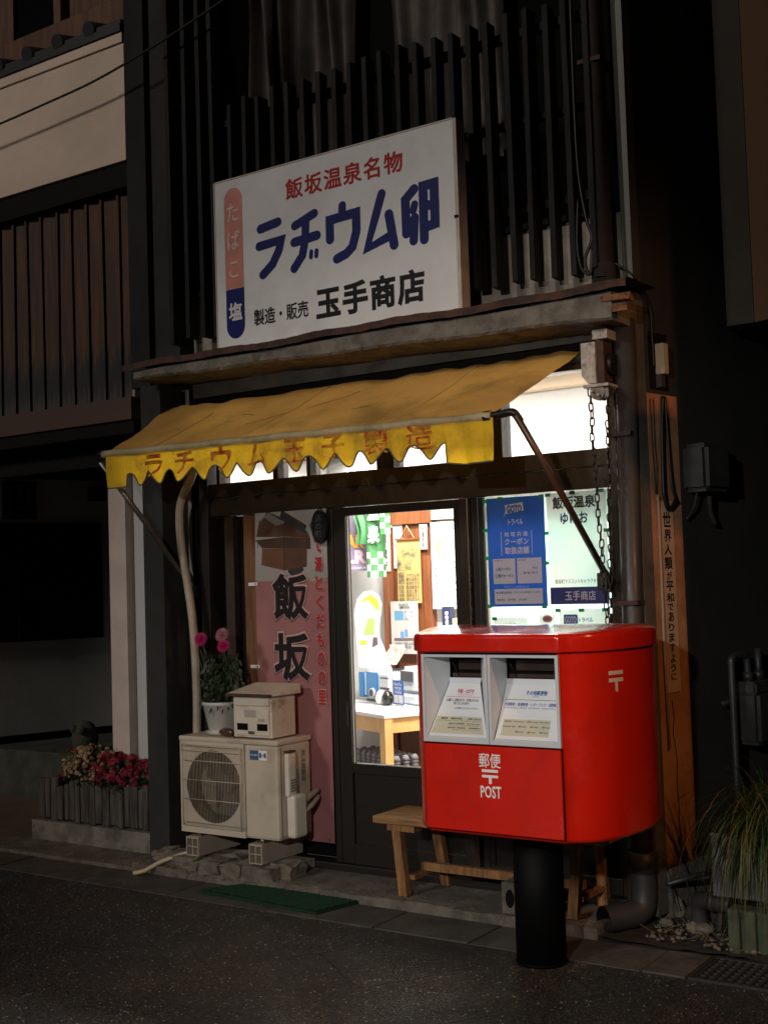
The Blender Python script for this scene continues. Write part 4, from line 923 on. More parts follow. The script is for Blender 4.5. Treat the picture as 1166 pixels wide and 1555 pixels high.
for hx, hy, hz, r, m_ in heads:
    g = MB(); fd = Vector((random.uniform(-.2, .3), -1, .45)).normalized(); fu = fd.cross(Vector((0, 0, 1))).normalized(); fv = fu.cross(fd)
    for ringk, (n_, rr, lift) in enumerate(((22, 1, .0), (20, .82, .25), (16, .6, .45), (12, .38, .6))):
        for k in range(n_):
            a = 2*pi*k/n_+ringk*.2; d = fu*cos(a)+fv*sin(a); tt = (fu*-sin(a)+fv*cos(a))*r*.12; c_ = Vector((hx, hy, hz))
            g.poly([c_+fd*r*.1, c_+d*r*rr*.6+tt+fd*r*lift*.6, c_+d*r*rr+fd*r*lift, c_+d*r*rr*.6-tt+fd*r*lift*.6])
    g.build('flower_head', m_, PT, normals=False)

# ================================================================== BANNER AND PLAQUE
BN = thing('pink_banner', 'tall pink vertical banner with old wooden building and black brush characters', 'banner', (-4.32, 5.4, .19))
BF = (Vector((-4.325, 5.398, 0)), Vector((1, .0, 0)), Vector((0, 0, 1)))
M_pink = mat('banner_pink', (.38, .165, .16), .7, (.31, .12, .125), 2, transl=.1)
M_bsky = mat('banner_grey', (.36, .34, .33), .7, (.28, .26, .26), 3)
def bp(name, pts, mt, off):
    return MB().prism([(a, 5.398-off, z) for a, z in pts], (0, .0006, 0)).build(name, mt, BN)
bp('sheet', [(-4.578, .192), (-4.068, .192), (-4.062, 1.62), (-4.575, 1.62)], M_pink, .0)
bp('photo', [(-4.575, 1.621), (-4.062, 1.621), (-4.062, 2.035), (-4.565, 2.052)], M_bsky, .0)
Mo = mat('print_brown', (.055, .024, .013), .7, (.04, .018, .01), 8); Mo2 = mat('print_orange', (.095, .038, .016), .7, (.07, .028, .012), 6); Mdk = mat('print_dark', (.03, .024, .026), .7)
bp('photo_path', [(-4.563, 1.677), (-4.526, 1.702), (-4.361, 1.668), (-4.268, 1.631), (-4.163, 1.668), (-4.078, 1.698), (-4.079, 1.601), (-4.562, 1.614)], mat('print_path', (.30, .28, .25), .7), 0.001)
bp('photo_bush', [(-4.18, 1.913), (-4.142, 1.96), (-4.116, 1.959), (-4.124, 1.829), (-4.165, 1.884)], mat('print_green', (.06, .08, .04), .7, (.12, .12, .10), 30), 0.001)
bp('photo_figures', [(-4.34, 1.664), (-4.286, 1.715), (-4.254, 1.716), (-4.225, 1.67), (-4.257, 1.642), (-4.315, 1.64)], Mdk, 0.0018)
bp('photo_wall_left', [(-4.518, 1.797), (-4.362, 1.793), (-4.362, 1.67), (-4.526, 1.705)], mat('print_ochre', (.15, .062, .022), .7, (.11, .045, .018), 5), 0.0026)
bp('photo_wall_right', [(-4.359, 1.793), (-4.2, 1.783), (-4.204, 1.686), (-4.36, 1.67)], Mo2, 0.0026)
bp('photo_gable', [(-4.559, 1.866), (-4.534, 1.953), (-4.495, 1.972), (-4.416, 1.925), (-4.395, 1.924), (-4.402, 1.858)], mat('print_gable', (.06, .028, .016), .7, (.10, .05, .03), 12), 0.0034)
bp('photo_upper_right', [(-4.401, 1.858), (-4.399, 1.925), (-4.357, 1.931), (-4.187, 1.869), (-4.177, 1.844), (-4.36, 1.859)], Mo2, 0.0034)
bp('photo_balcony', [(-4.567, 1.847), (-4.36, 1.856), (-4.175, 1.843), (-4.174, 1.783), (-4.362, 1.794), (-4.518, 1.8)], Mo, 0.0034)
bp('photo_roof', [(-4.472, 2.029), (-4.456, 1.999), (-4.382, 1.97), (-4.364, 2.024), (-4.349, 1.997), (-4.195, 1.914), (-4.206, 1.89), (-4.182, 1.864), (-4.362, 1.931), (-4.404, 1.957), (-4.495, 1.98), (-4.478, 2.0)], Mdk, 0.0042)
bp('photo_roof_light', [(-4.534, 1.953), (-4.495, 1.982), (-4.465, 1.998), (-4.351, 1.94), (-4.362, 1.929), (-4.416, 1.924), (-4.495, 1.972), (-4.518, 1.948)], mat('print_roof_light', (.17, .155, .155), .7), 0.0048)
for a in range(11): bp('photo_bar', [(-4.55+.034*a, 1.803), (-4.547+.034*a, 1.803), (-4.547+.034*a, 1.843), (-4.55+.034*a, 1.843)], Mo2, .0040)
bp('photo_edge', [(-4.3625, 1.67), (-4.3595, 1.67), (-4.3575, 1.93), (-4.3605, 1.93)], Mdk, .0046)
Mhalo = mat('halo_pink', (.48, .32, .30), .7)
for ch, z0, z1 in (('飯', 1.392, 1.655), ('坂', 1.055, 1.322)):
    text(ch, BN, -4.462, -4.182, z0-.012, z1+.012, 5.3975, Mhalo, bold=.075, off=.0048); text(ch, BN, -4.45, -4.195, z0, z1, 5.3975, mat('print_black', (.022, .018, .02), .7, spec=.1), bold=.036, off=.0062)
z = 1.945
for ch in 'いで湯とくだものの里':
    h = .082; text(ch, BN, -4.150, -4.088, z-h-.004, z+.004, 5.3975, Mhalo, bold=.075, off=.0048); text(ch, BN, -4.146, -4.092, z-h, z, 5.3975, mat('print_red', (.36, .012, .012), .6), bold=.04, off=.0062); z -= .1035
for z in (1.59, 1.125): bx('clip', -4.62, -4.555, 5.388, 5.394, z, z+.018, M_whitep, BN)
for z in (1.595, 1.13): bx('clip_screw', -4.57, -4.563, 5.385, 5.3875, z, z+.008, M_black, BN)
g = MB(); g.tube([(-4.10, 5.393, .21), (-4.10, 5.397, .21)], .006, 8).tube([(-4.08, 5.393, .42), (-4.08, 5.397, .42)], .004, 8); g.build('grommet', M_steel, BN)
t = thing('hanging_plaque', 'round black carved plaque hanging beside the door', 'plaque', (-4.08, 5.36, 1.80))
g = MB(); g.tube([(-4.085, 5.355, 1.90), (-4.085, 5.385, 1.90)], .078, 26); 
for v in g.bm.verts: v.co.z = 1.9+(v.co.z-1.9)*1.15; v.co.x = -4.085+(v.co.x+4.085)*.62
g.build('disc', mat('plaque_black', (.012, .012, .014), .3), t)
text('湯\nの\n町', t, -4.108, -4.062, 1.84, 1.965, 5.355, mat('plaque_relief', (.05, .05, .055), .4), bold=.02); g = MB(); g.tube(cr([(-4.10, 5.37, 1.98), (-4.085, 5.37, 2.01), (-4.07, 5.37, 1.98)], 5), .003, 6); g.build('cord', M_cable, t)

# ================================================================== POSTERS ON THE RIGHT WINDOW
PY = 5.418
def poster(name, lab, x0, x1, z0, z1, mt=M_paper, tilt=0, y=PY):
    t = thing(name, lab, 'poster', ((x0+x1)/2, y, z0)); bx('sheet', x0, x1, y, y+.0008, z0, z1, mt, t); return t
M_blue = mat('poster_blue', (.045, .17, .48), .5, (.035, .14, .42), 3, transl=.45)
M_ppr = mat('poster_white', (.84, .82, .80), .6, transl=.62)
M_dkp = mat('dark_print', (.03, .03, .035), .6); M_bluep = mat('blue_print', (.02, .09, .35), .6)
p = poster('coupon_poster', 'blue coupon campaign poster taped to the left of the window', -3.072, -2.750, 1.447, 1.988, M_blue)
g = MB(); g.prism([(-2.975, PY-.0014, 1.885), (-2.967, PY-.0014, 1.905), (-2.862, PY-.0014, 1.918), (-2.867, PY-.0014, 1.960), (-2.968, PY-.0014, 1.950), (-2.962, PY-.0014, 1.93)], (0, .0006, 0)); g.build('logo_flag', M_ppr, p)
text('GOTO', p, -2.955, -2.872, 1.908, 1.95, PY-.0016, M_blue, bold=.05); text('トラベル', p, -2.952, -2.868, 1.850, 1.880, PY, M_ppr, bold=.03)
text('地 域 共 通', p, -2.975, -2.845, 1.792, 1.817, PY, M_ppr, bold=.015); text('クーポン', p, -2.975, -2.84, 1.752, 1.785, PY, M_ppr, bold=.03); text('取扱店舗', p, -2.975, -2.84, 1.705, 1.742, PY, M_ppr, bold=.03)
for x in (-2.995, -2.825): decal('rule', x, x+.003, 1.70, 1.82, M_ppr, p, y=PY, off=.0014)
decal('panel', -3.045, -2.92, 1.56, 1.685, M_ppr, p, y=PY, off=.0014, r=.004); decal('panel', -2.91, -2.775, 1.56, 1.685, M_ppr, p, y=PY, off=.0014, r=.004); decal('panel', -3.042, -2.775, 1.46, 1.535, M_ppr, p, y=PY, off=.0014, r=.006)
text('紙クーポン', p, -3.015, -2.945, 1.625, 1.642, PY-.0014, M_dkp, bold=.01); text('電子クーポン', p, -3.015, -2.932, 1.592, 1.609, PY-.0014, M_dkp, bold=.01)
text('✓', p, -3.03, -3.018, 1.625, 1.642, PY-.0014, M_dkp); text('□', p, -3.03, -3.018, 1.592, 1.607, PY-.0014, M_dkp)
text('福 島', p, -2.825, -2.80, 1.63, 1.64, PY-.0014, M_dkp); text('飯 坂  町 ○', p, -2.875, -2.795, 1.605, 1.618, PY-.0014, M_dkp)
text('新型コロナウイルス感染症拡大防止対策', p, -2.985, -2.85, 1.540, 1.549, PY, M_ppr); text('■  店舗内営業時間      ガイドラインを遵守しています', p, -3.03, -2.79, 1.512, 1.522, PY-.0014, M_dkp); text('事業者名    玉手商店    上町 銀子', p, -3.03, -2.86, 1.476, 1.487, PY-.0014, M_dkp)
text('所在地域クーポン', p, -3.038, -2.985, 1.672, 1.679, PY-.0014, M_dkp); text('利用可能期間', p, -2.905, -2.86, 1.672, 1.679, PY-.0014, M_dkp)
p = poster('town_poster', 'white hot spring town poster with black title and navy band at the window right', -2.737, -2.425, 1.452, 1.992, M_ppr)
text('飯坂温泉', p, -2.705, -2.478, 1.912, 1.975, PY, M_dkp, bold=.035); text('ゆけお', p, -2.665, -2.52, 1.838, 1.895, PY, mat('navy_text', (.01, .02, .2), .6), bold=.03); text('いいざか', p, -2.62, -2.56, 1.978, 1.984, PY, M_dkp)
text('飯坂町マスコットキャラクター', p, -2.705, -2.475, 1.553, 1.575, PY, M_dkp, bold=.01)
decal('band', -2.733, -2.430, 1.455, 1.536, M_navyp, p, y=PY, off=.0014); text('玉手商店', p, -2.655, -2.495, 1.472, 1.518, PY-.0014, M_ppr, bold=.01)
p = poster('small_notice', 'small pale notice low at the left of the window above the postbox', -3.055, -2.865, 1.24, 1.395, M_ppr); text('ご協力', p, -2.99, -2.93, 1.355, 1.368, PY, M_dkp)
p = poster('shirt_notice', 'small notice with a pink round emblem and yellow strip in the middle of the window', -2.80, -2.712, 1.27, 1.412, M_ppr); decal('strip', -2.80, -2.712, 1.34, 1.352, mat('lime', (.5, .6, .02), .6), p, y=PY, off=.0014)
g = MB(); g.prism([(-2.756+.028*cos(k*.5236), PY-.001, 1.385+.018*sin(k*.5236)) for k in range(12)], (0, .0004, 0)); g.build('emblem', mat('pinkish', (.5, .2, .22), .6), p)
text('○凹○', p, -2.775, -2.737, 1.378, 1.393, PY-.0012, M_dkp, bold=.03)
p = poster('travel_notice', 'white travel campaign notice with blue logo just above the postbox', -2.695, -2.430, 1.23, 1.432, M_ppr)
decal('logo', -2.668, -2.595, 1.355, 1.405, M_bluep, p, y=PY, off=.0014, r=.005); text('GOTO', p, -2.662, -2.601, 1.364, 1.397, PY-.0014, M_ppr, bold=.04); text('トラベル', p, -2.59, -2.515, 1.368, 1.390, PY, M_bluep, bold=.02)
t = thing('green_tape', 'strips of green masking tape holding the posters to the window', 'tape', (-2.75, PY, 1.4))
tp = [(-3.08, 1.975), (-2.995, 1.984), (-2.765, 1.982), (-3.083, 1.83), (-2.748, 1.80), (-3.08, 1.69), (-2.752, 1.655), (-3.075, 1.45), (-2.77, 1.443), (-2.73, 1.985), (-2.60, 1.989), (-2.45, 1.989), (-2.70, 1.425), (-2.575, 1.425), (-2.455, 1.425), (-3.05, 1.388), (-2.43, 1.80)]
for x, z in tp: bx('strip', x-.012, x+.016, PY-.0022, PY-.0010, z-.008, z+.009, M_gtape, t)

# ================================================================== BENCH, MAT, CINDER BLOCK
BE = thing('wooden_bench', 'old wooden bench behind the postbox', 'bench', (-2.95, 5.27, .05))
MB().box(-3.60, -2.35, 5.09, 5.40, .395, .432, .006).jitter(.0015).build('seat', M_bench, BE)
def leg(x, y, dx, dy):
    g = MB(); a, b = .024, .020
    g.bm.free(); g.bm = bmesh.new()
    T = [(x-a, y-b, .394), (x+a, y-b, .394), (x+a, y+b, .394), (x-a, y+b, .394)]; Bo = [(p[0]+dx, p[1]+dy, .056) for p in T]
    V = [g.bm.verts.new(q) for q in T]; W_ = [g.bm.verts.new(q) for q in Bo]
    g.bm.faces.new(V); g.bm.faces.new(W_[::-1])
    for k in range(4): g.bm.faces.new((V[k], W_[k], W_[(k+1) % 4], V[(k+1) % 4]))
    g.build('leg', M_benchleg, BE)
leg(-3.475, 5.125, .045, -.018); leg(-3.40, 5.36, .045, .02); leg(-2.50, 5.13, -.03, -.012); leg(-2.50, 5.36, .0, .02)
bx('cleat', -3.52, -3.36, 5.10, 5.385, .365, .3935, M_benchleg, BE)
bx('cleat', -2.56, -2.46, 5.10, 5.385, .365, .3935, M_benchleg, BE)
bx('stretcher', -3.41, -2.53, 5.23, 5.262, .155, .195, M_benchleg, BE); bx('end_stretcher', -3.425, -3.385, 5.13, 5.375, .13, .152, M_benchleg, BE); bx('end_stretcher', -2.52, -2.485, 5.13, 5.375, .13, .152, M_benchleg, BE)
t = thing('doormat', 'dark green doormat lying in front of the door', 'doormat', (-4.1, 4.9, 0))
g = MB(); g.grid(lambda u, v: (-4.53+.14*v+(.81-.075*v)*u, 4.835+.205*v, .022+.003*sin(u*9)), 30, 8)
g.build('pile', M_green, t); MB().prism([(-4.532, 4.832, .004), (-3.718, 4.768, .004), (-3.655, 5.03, .004), (-4.388, 5.042, .004)], (0, 0, .015)).build('backing', M_green, t)
for o in list(t.children):
    if o.name.startswith('pile'): bpy.data.objects.remove(o)
g = MB(); cs = [Vector((-4.53, 4.834, 0)), Vector((-3.72, 4.770, 0)), Vector((-3.657, 5.028, 0)), Vector((-4.39, 5.040, 0))]
g.grid(lambda u, v: tuple((cs[0]*(1-u)+cs[1]*u)*(1-v)+(cs[3]*(1-u)+cs[2]*u)*v+Vector((0, 0, .024+random.uniform(-.003, .003)))), 90, 26, False); g.build('pile', M_green, t)
t = thing('cinder_block', 'grey hollow concrete block at the edge of the doorstep behind the pole', 'concrete block', (-2.75, 5.1, .05))
g = MB(); g.box(-2.86, -2.66, 5.05, 5.17, .052, .195); bmesh.ops.bevel(g.bm, geom=g.bm.edges[:], offset=.004, segments=1, affect='EDGES'); g.build('block', M_conc, t)
g = MB(); g.tube([(-2.815, 5.046, .13), (-2.815, 5.052, .13)], .022, 16)
for v in g.bm.verts: v.co.z = .125+(v.co.z-.13)*1.9
g.build('hole', M_dark, t)

# ================================================================== POSTBOX
PB = thing('postbox', 'bright red Japanese postbox with two silver slots on a black round pole', 'postbox', (-2.46, 4.66, 0))
PX, PYF = -2.455, 4.30
half = [(.300, 0), (.309, .003), (.315, .012), (.335, .026), (.395, .066), (.440, .13), (.468, .21), (.483, .30), (.488, .38), (.483, .47), (.465, .56), (.43, .64), (.37, .695), (.28, .715)]
def plan(off=0):
    pr = [Vector((a, b, 0)) for a, b in half]
    sm = cr(pr[3:], 4); pr = pr[:3]+sm
    full = pr + [Vector((-(p.x if p.x < .3 else .3+(p.x-.3)*.80), p.y, 0)) for p in reversed(pr)]
    out = []; n = len(full)
    for i, p in enumerate(full):
        q = (full[(i+1) % n]-full[i-1]).normalized(); nn = Vector((q.y, -q.x, 0)); out.append(Vector((PX+p.x+nn.x*off, PYF+p.y+nn.y*off, 0)))
    return out
def loft(levels):
    """levels: (offset, z or function)"""
    g = MB(); rings = []
    for off, z in levels:
        rings.append([g.bm.verts.new((p.x, p.y, z(p) if callable(z) else z)) for p in plan(off)])
    n = len(rings[0])
    for A_, B_ in zip(rings, rings[1:]):
        for k in range(n):
            f = g.bm.faces.new((A_[k], A_[(k+1) % n], B_[(k+1) % n], B_[k])); f.smooth = True
    return g, rings
g, rg = loft([(-.03, .572), (-.012, .574), (-.003, .582), (0, .594), (0, .70), (0, .85), (0, .94), (0, 1.20), (0, 1.295)])
n = len(rg[0])
fb = g.bm.faces.new(rg[0][::-1]); 
# the front face above 0.935 is left open for the slots: remove that segment (closing segment of the loop)
for f in list(g.bm.faces):
    c_ = f.calc_center_median()
    if abs(c_.y-PYF) < .002 and abs(c_.x-PX) < .25 and c_.z > .93: g.bm.faces.remove(f)
body = g.build('body', M_red, PB)
m_ = body.modifiers.new('w', 'WEIGHTED_NORMAL'); m_.keep_sharp = True
# door panel, proud of the body, with a gap line around
bx('front_door', -2.762, -2.148, 4.2905, 4.299, .590, .930, M_red, PB, .0035)
bx('door_gap', -2.7665, -2.1435, 4.2975, 4.2995, .5855, .9345, M_dark, PB)
# lid
dome = lambda h: (lambda p: h+.012*sin(pi*min(1, max(0, (p.y-PYF)/.715))))
lev = [(.004, 1.299), (.011, 1.300), (.013, 1.305), (.013, 1.352), (.010, 1.364), (.003, 1.371)]
g, rg = loft(lev); n = len(rg[0]); g.bm.faces.new(rg[0][::-1])
cxy = Vector((PX, PYF+.36, 0)); prev = rg[-1]; base = plan(.003)
for k in (.93, .8, .62, .4, .2):
    cur = []
    for p in base:
        q = cxy+(p-cxy)*k; v_ = (q.y-PYF)/.715; cur.append(g.bm.verts.new((q.x, q.y, 1.371+.020*sin(pi*min(1, max(0, v_)))*(1-.0*k)+.002*(1-k))))
    for i in range(n):
        f = g.bm.faces.new((prev[i], prev[(i+1) % n], cur[(i+1) % n], cur[i])); f.smooth = True
    prev = cur
g.bm.faces.new(prev); lid = g.build('lid', M_red, PB); m_ = lid.modifiers.new('w', 'WEIGHTED_NORMAL'); m_.keep_sharp = True
bx('lid_gap', -2.76, -2.15, 4.31, 4.9, 1.290, 1.2985, M_dark, PB)
bx('lid_trim', -2.72, -2.20, 4.2845, 4.288, 1.3035, 1.3065, mat('trim_line', (.35, .01, .004), .2), PB)
g = MB(); g.tube([(PX, 4.655, 0), (PX, 4.655, .58)], .104, 40); g.build('pole', M_blkmetal, PB)
g = MB(); g.tube([(PX, 4.655, .006), (PX, 4.655, .012)], .108, 40); g.build('pole_collar', M_blkmetal, PB)
# slot bays
def bay(x0, x1, si0, si1, zt=1.29, zb=.938, red=True):
    r = .013; ix0, ix1, iz0, iz1 = x0+r, x1-r, zb+r, zt-r*.8; yf = 4.291; yb = 4.42; bz0, bz1 = 1.175, 1.285
    f = MB()
    f.box(x0, ix0, yf, yf+.02, zb, zt).box(ix1, x1, yf, yf+.02, zb, zt).box(ix0, ix1, yf, yf+.02, zb, iz0).box(ix0, ix1, yf, yf+.02, iz1, zt)
    fo = f.build('slot_frame', M_silver, PB)
    bx0, bx1 = ix0+si0, ix1-si1
    wl = MB().prism([(ix0, yf+.005, iz0), (ix0, yf+.005, iz1), (bx0, yb, iz1), (bx0, yb, bz0)], (-.002, 0, 0)).build('side_cheek', M_silverw, fo)
    wr = MB().prism([(ix1, yf+.005, iz0), (ix1, yf+.005, iz1), (bx1, yb, iz1), (bx1, yb, bz0)], (.002, 0, 0)).build('side_cheek', M_silverw, fo)
    ce = MB().prism([(ix0, yf+.005, iz1), (ix1, yf+.005, iz1), (bx1, yb, iz1), (bx0, yb, iz1)], (0, 0, .003)).build('ceiling', M_silver, fo)
    # sloping label plate
    A_, B_, C_, D_ = Vector((ix0+.004, yf+.012, iz0+.01)), Vector((ix1-.004, yf+.012, iz0+.01)), Vector((bx1-.002, yb-.01, bz0-.01)), Vector((bx0+.002, yb-.01, bz0-.01))
    MB().prism([A_, B_, C_, D_], (0, .004, -.004)).build('label_plate', M_silverw, fo)
    MB().prism([(ix0, yf+.003, iz0), (ix1, yf+.003, iz0), B_, A_], (0, .002, -.002)).build('lip', M_silver, fo)
    MB().prism([D_, C_, (bx1, yb-.004, bz0+.012), (bx0, yb-.004, bz0+.012)], (0, .004, 0)).build('upper_lip', M_silver, fo)
    bx('slot_mouth', bx0, bx1, yb+.02, yb+.024, bz0-.02, iz1, M_dark, fo); 
    bx('flap', bx0+.04, bx1, yb+.006, yb+.009, bz0+.045, bz0+.085, mat('flap_brown', (.07, .045, .035), .2, metal=.3), fo)
    bx('flap', bx0+.005, bx1, yb+.010, yb+.013, bz0+.014, bz0+.030, mat('flap_brown', (.07, .045, .035), .2, metal=.3), fo)
    MB().tube([(bx0+.006, yb-.005, iz1-.003), (bx0+.04, yb+.004, bz0+.018)], .0022, 5).build('rod', M_cable, fo)
    # frame along the slope, trapezoid aware
    V_ = (D_-A_); V_.x = 0; L = V_.length; V_.normalize(); O_ = Vector((0, A_.y, A_.z)); nn = Vector((1, 0, 0)).cross(V_)
    fr_ = (O_, Vector((1, 0, 0)), V_)
    def xr(v): t_ = v/L; return A_.x+(D_.x-A_.x)*t_, B_.x+(C_.x-B_.x)*t_
    def lab(v0, v1, i0, i1, mt, off):
        a0, a1 = xr(v0); b0, b1 = xr(v1)
        q = [O_+V_*v0+nn*off, O_+V_*v0+nn*off, O_+V_*v1+nn*off, O_+V_*v1+nn*off]
        q[0] = q[0]+Vector((a0+i0, 0, 0)); q[1] = q[1]+Vector((a1-i1, 0, 0)); q[2] = q[2]+Vector((b1-i1, 0, 0)); q[3] = q[3]+Vector((b0+i0, 0, 0))
        return MB().prism(q, nn*-.0005).build('label', mt, fo)
    return fo, fr_, L, xr, lab
M_lw = mat('label_white', (.74, .76, .78), .5); M_pk = mat('label_pink_print', (.60, .03, .08), .5)
M_lt = mat('label_text', (.04, .04, .045), .5); M_lb = mat('label_blue_print', (.02, .08, .35), .5)
fo, fr_, L, xr, lab = bay(-2.765, -2.459, .045, .085)
lab(L*.42, L*.98, .004, .004, M_lw, .0008); lab(L*.05, L*.37, .006, .012, M_beige, .0010)
def lt(body, v0, v1, f0, f1, mt, bold=.0, off=.0012):
    a, b = xr((v0+v1)/2*L); text(body, fo, a+(b-a)*f0, a+(b-a)*f1, v0*L, v1*L, mt=mt, frame=fr_, bold=bold, off=off)
lt('手紙・はがき', .80, .89, .33, .80, M_pk, .03); lt('LETTERS / POSTCARDS', .765, .785, .36, .76, M_pk); lt('(お願い)  自動はがき・年賀はがきは\n取りまとめる所へ', .585, .705, .10, .90, M_lt, .015); lt('※ 右側にお入れください。', .505, .545, .35, .90, M_lt, .01)
a, b = xr(.74*L); decal('rule', a+.01, b-.004, .735*L, .742*L, M_pk, fo, frame=fr_, off=.0013)
lt('集配局     福島中央局         お問い合わせ', .31, .345, .12, .93, M_lt, .02, .0016); lt('Mail is collected   Daily   after office   000-0000', .275, .295, .06, .93, M_lt, 0, .0016)
lt('福島中央郵便局   024-000-0000', .225, .25, .30, .90, M_lt, .02, .0016); lt('Collection of Mail information', .195, .21, .30, .88, M_lt, 0, .0016); lt('飯坂町 郵便局    時刻案内', .145, .17, .30, .90, M_lt, .02, .0016); lt('Information Line', .115, .13, .4, .88, M_lt, 0, .0016)
fo, fr_, L, xr, lab = bay(-2.456, -2.147, .004, .004)
lab(L*.42, L*.98, .004, .004, M_lw, .0008); lab(L*.03, L*.39, .012, .004, M_lw, .0006); lab(L*.06, L*.36, .022, .045, M_beige, .0012)
lt('その他郵便物', .80, .89, .36, .70, M_lb, .03); lt('OTHERS', .765, .785, .46, .58, M_lb); lt('大型郵便・速達郵便・レターパック・国際郵便 等', .60, .665, .04, .98, M_lb, .02); lt('HOME PARCELS / EXPRESS · LETTERPACK · INTERNATIONAL MAIL', .555, .580, .04, .98, M_lb)
a, b = xr(.72*L); decal('rule', a+.006, b-.004, .712*L, .72*L, M_lt, fo, frame=fr_, off=.0013)
lt('集配時刻    平日 Weekday    土曜日 Saturday    休日 Holiday', .305, .33, .10, .82, M_lt, .02, .0018)
lt('Collection time    1便 10:25      1便 10:25      1便 10:25', .215, .245, .08, .84, M_lt, .02, .0018); lt('2便 15:25      2便 15:20      2便 15:20', .12, .15, .30, .82, M_lt, .02, .0018)
# white lettering and postal marks
text('郵便', PB, -2.508, -2.410, .846, .903, 4.2905, M_whitep, bold=.008); text('POST', PB, -2.505, -2.412, .728, .776, 4.2905, M_whitep, bold=.02)
MF = (Vector((0, 4.2905, 0)), Vector((1, 0, 0)), Vector((0, 0, 1)))
g = MB(); g.box(-2.496, -2.424, 4.2888, 4.2902, .829, .840).box(-2.496, -2.424, 4.2888, 4.2902, .808, .818).box(-2.4655, -2.4535, 4.2888, 4.2902, .784, .808); g.build('postal_mark', M_whitep, PB)
# mark on the curved side: follow the plan outline between two points
pl = plan(.0016)
side = [p for p in pl if p.x > PX and 4.40 < p.y < 4.75]; side.sort(key=lambda p: p.y)
def sidept(s):
    acc = 0
    for a, b in zip(side, side[1:]):
        d = (b-a).length
        if acc+d >= s: return a+(b-a)*((s-acc)/d)
        acc += d
    return side[-1]
M_mk = mat('mark_cream', (.62, .50, .40), .5)
g = MB()
def patch(s0, s1, z0, z1):
    k = 4
    for i in range(k):
        a, b = sidept(s0+(s1-s0)*i/k), sidept(s0+(s1-s0)*(i+1)/k); g.poly([(a.x, a.y, z0), (b.x, b.y, z0), (b.x, b.y, z1), (a.x, a.y, z1)])
patch(.035, .118, 1.205, 1.220); patch(.035, .118, 1.177, 1.192); patch(.069, .084, 1.140, 1.177); g.build('postal_mark', M_mk, PB)

# ================================================================== RIGHT FOREGROUND: planter, grass, pipes, stones
random.seed(31)
t = thing('white_planter', 'white rectangular planter box holding the ornamental grass', 'planter', (-1.6, 5.3, 0))
MB().box(-1.92, -1.20, 5.22, 5.50, .20, .47, .008).build('box', M_whbox, t)
bx('soil', -1.90, -1.22, 5.24, 5.48, .470, .476, M_soil, t); bx('foot', -1.90, -1.22, 5.25, 5.48, .04, .199, M_black, t)
GP = thing('ornamental_grass', 'bushy arching ornamental grass with green and tan blades at the right edge', 'grass plant', (-1.55, 5.3, .47))
def blades(n, mt, nm, seed, cx=-1.66, spread=.23):
    random.seed(seed); g = MB()
    for i in range(n):
        a = random.uniform(0, 6.28); r0 = .06*random.random(); L_ = random.uniform(.28, .54); el = random.uniform(.2, 1.35)
        p = Vector((cx+random.uniform(-.12, .2), 5.31+r0*sin(a), .47)); d = Vector((cos(a)*cos(el), sin(a)*cos(el)*.8, sin(el))); pts = []; v_ = d*L_/9
        for k in range(10):
            pts.append(p.copy()); p += v_; v_ = v_*1.0+Vector((0, 0, -L_*.026*(1+cos(el)))) ; v_ = v_.normalized()*L_/9
        wd = random.uniform(.003, .0058); s_ = Vector((-sin(a), cos(a), 0)); prev = None
        for k, q in enumerate(pts):
            w_ = wd*(1-k/10.5); cur = (g.bm.verts.new(q-s_*w_), g.bm.verts.new(q+s_*w_+Vector((0, 0, w_*.5))))
            if prev: g.bm.faces.new((prev[0], prev[1], cur[1], cur[0]))
            prev = cur
    return g.build(nm, mt, GP, kind='stuff', normals=False)
blades(1500, M_blade2, 'green_blades', 1); blades(750, M_blade, 'tan_blades', 2)
t = thing('ribbed_block', 'moss green ribbed concrete edging block at the right edge', 'concrete block', (-1.6, 5.15, 0))
MB().box(-1.82, -1.20, 5.11, 5.20, .0, .185).build('block', M_grblock, t)
for i in range(9): MB().box(-1.815+i*.068, -1.765+i*.068, 5.088, 5.112, .0, .19, .01).build('rib', M_grblock, t)
t = thing('drain_pipe', 'grey plastic drain pipe with elbow beside the white planter', 'pipe', (-1.95, 5.3, .1))
g = MB(); g.tube(cr([(-2.01, 5.30, .06), (-2.01, 5.29, .13), (-1.99, 5.27, .165), (-1.93, 5.25, .17), (-1.84, 5.23, .17)], 5), .037, 16).tube([(-1.94, 5.252, .17), (-1.915, 5.247, .17)], .042, 16).tube([(-1.90, 5.3, .0), (-1.90, 5.3, .14)], .035, 14); g.build('pipe', M_pipe_gr, t)
for k, (x, y, r, sq, lab) in enumerate([(-2.03, 5.42, .075, (1.3, .8, .8), 'largest mossy stone by the footing of the alley wall'), (-2.17, 5.45, .05, (.7, .6, 1.2), 'upright tan stone chip by the footing of the alley wall'), (-2.16, 5.28, .028, (1.1, .8, .7), 'small pale stone at the edge of the gravel'), (-2.08, 5.60, .055, (1, 1, 1.2), 'round stone behind the largest mossy stone'), (-1.98, 5.26, .035, (1.3, 1, .6), 'flat stone below the drain pipe'), (-2.03, 5.27, .03, (1.2, 1, .8), 'small stone left of the flat stone')]):
    o = MB().blob((x, y, .03+r*.5), r, 2, .14, sq).build('stone', M_moss if k in (0, 3) else M_stone); tag(o, lab, 'stone', 'loose stones at the alley footing')
t = thing('old_antenna', 'broken tube with thin metal rods leaning against the alley footing', 'scrap', (-2.05, 5.5, .15))
g = MB(); g.tube([(-2.17, 5.33, .20), (-1.98, 5.62, .24)], .012, 8); g.build('tube', M_galv, t)
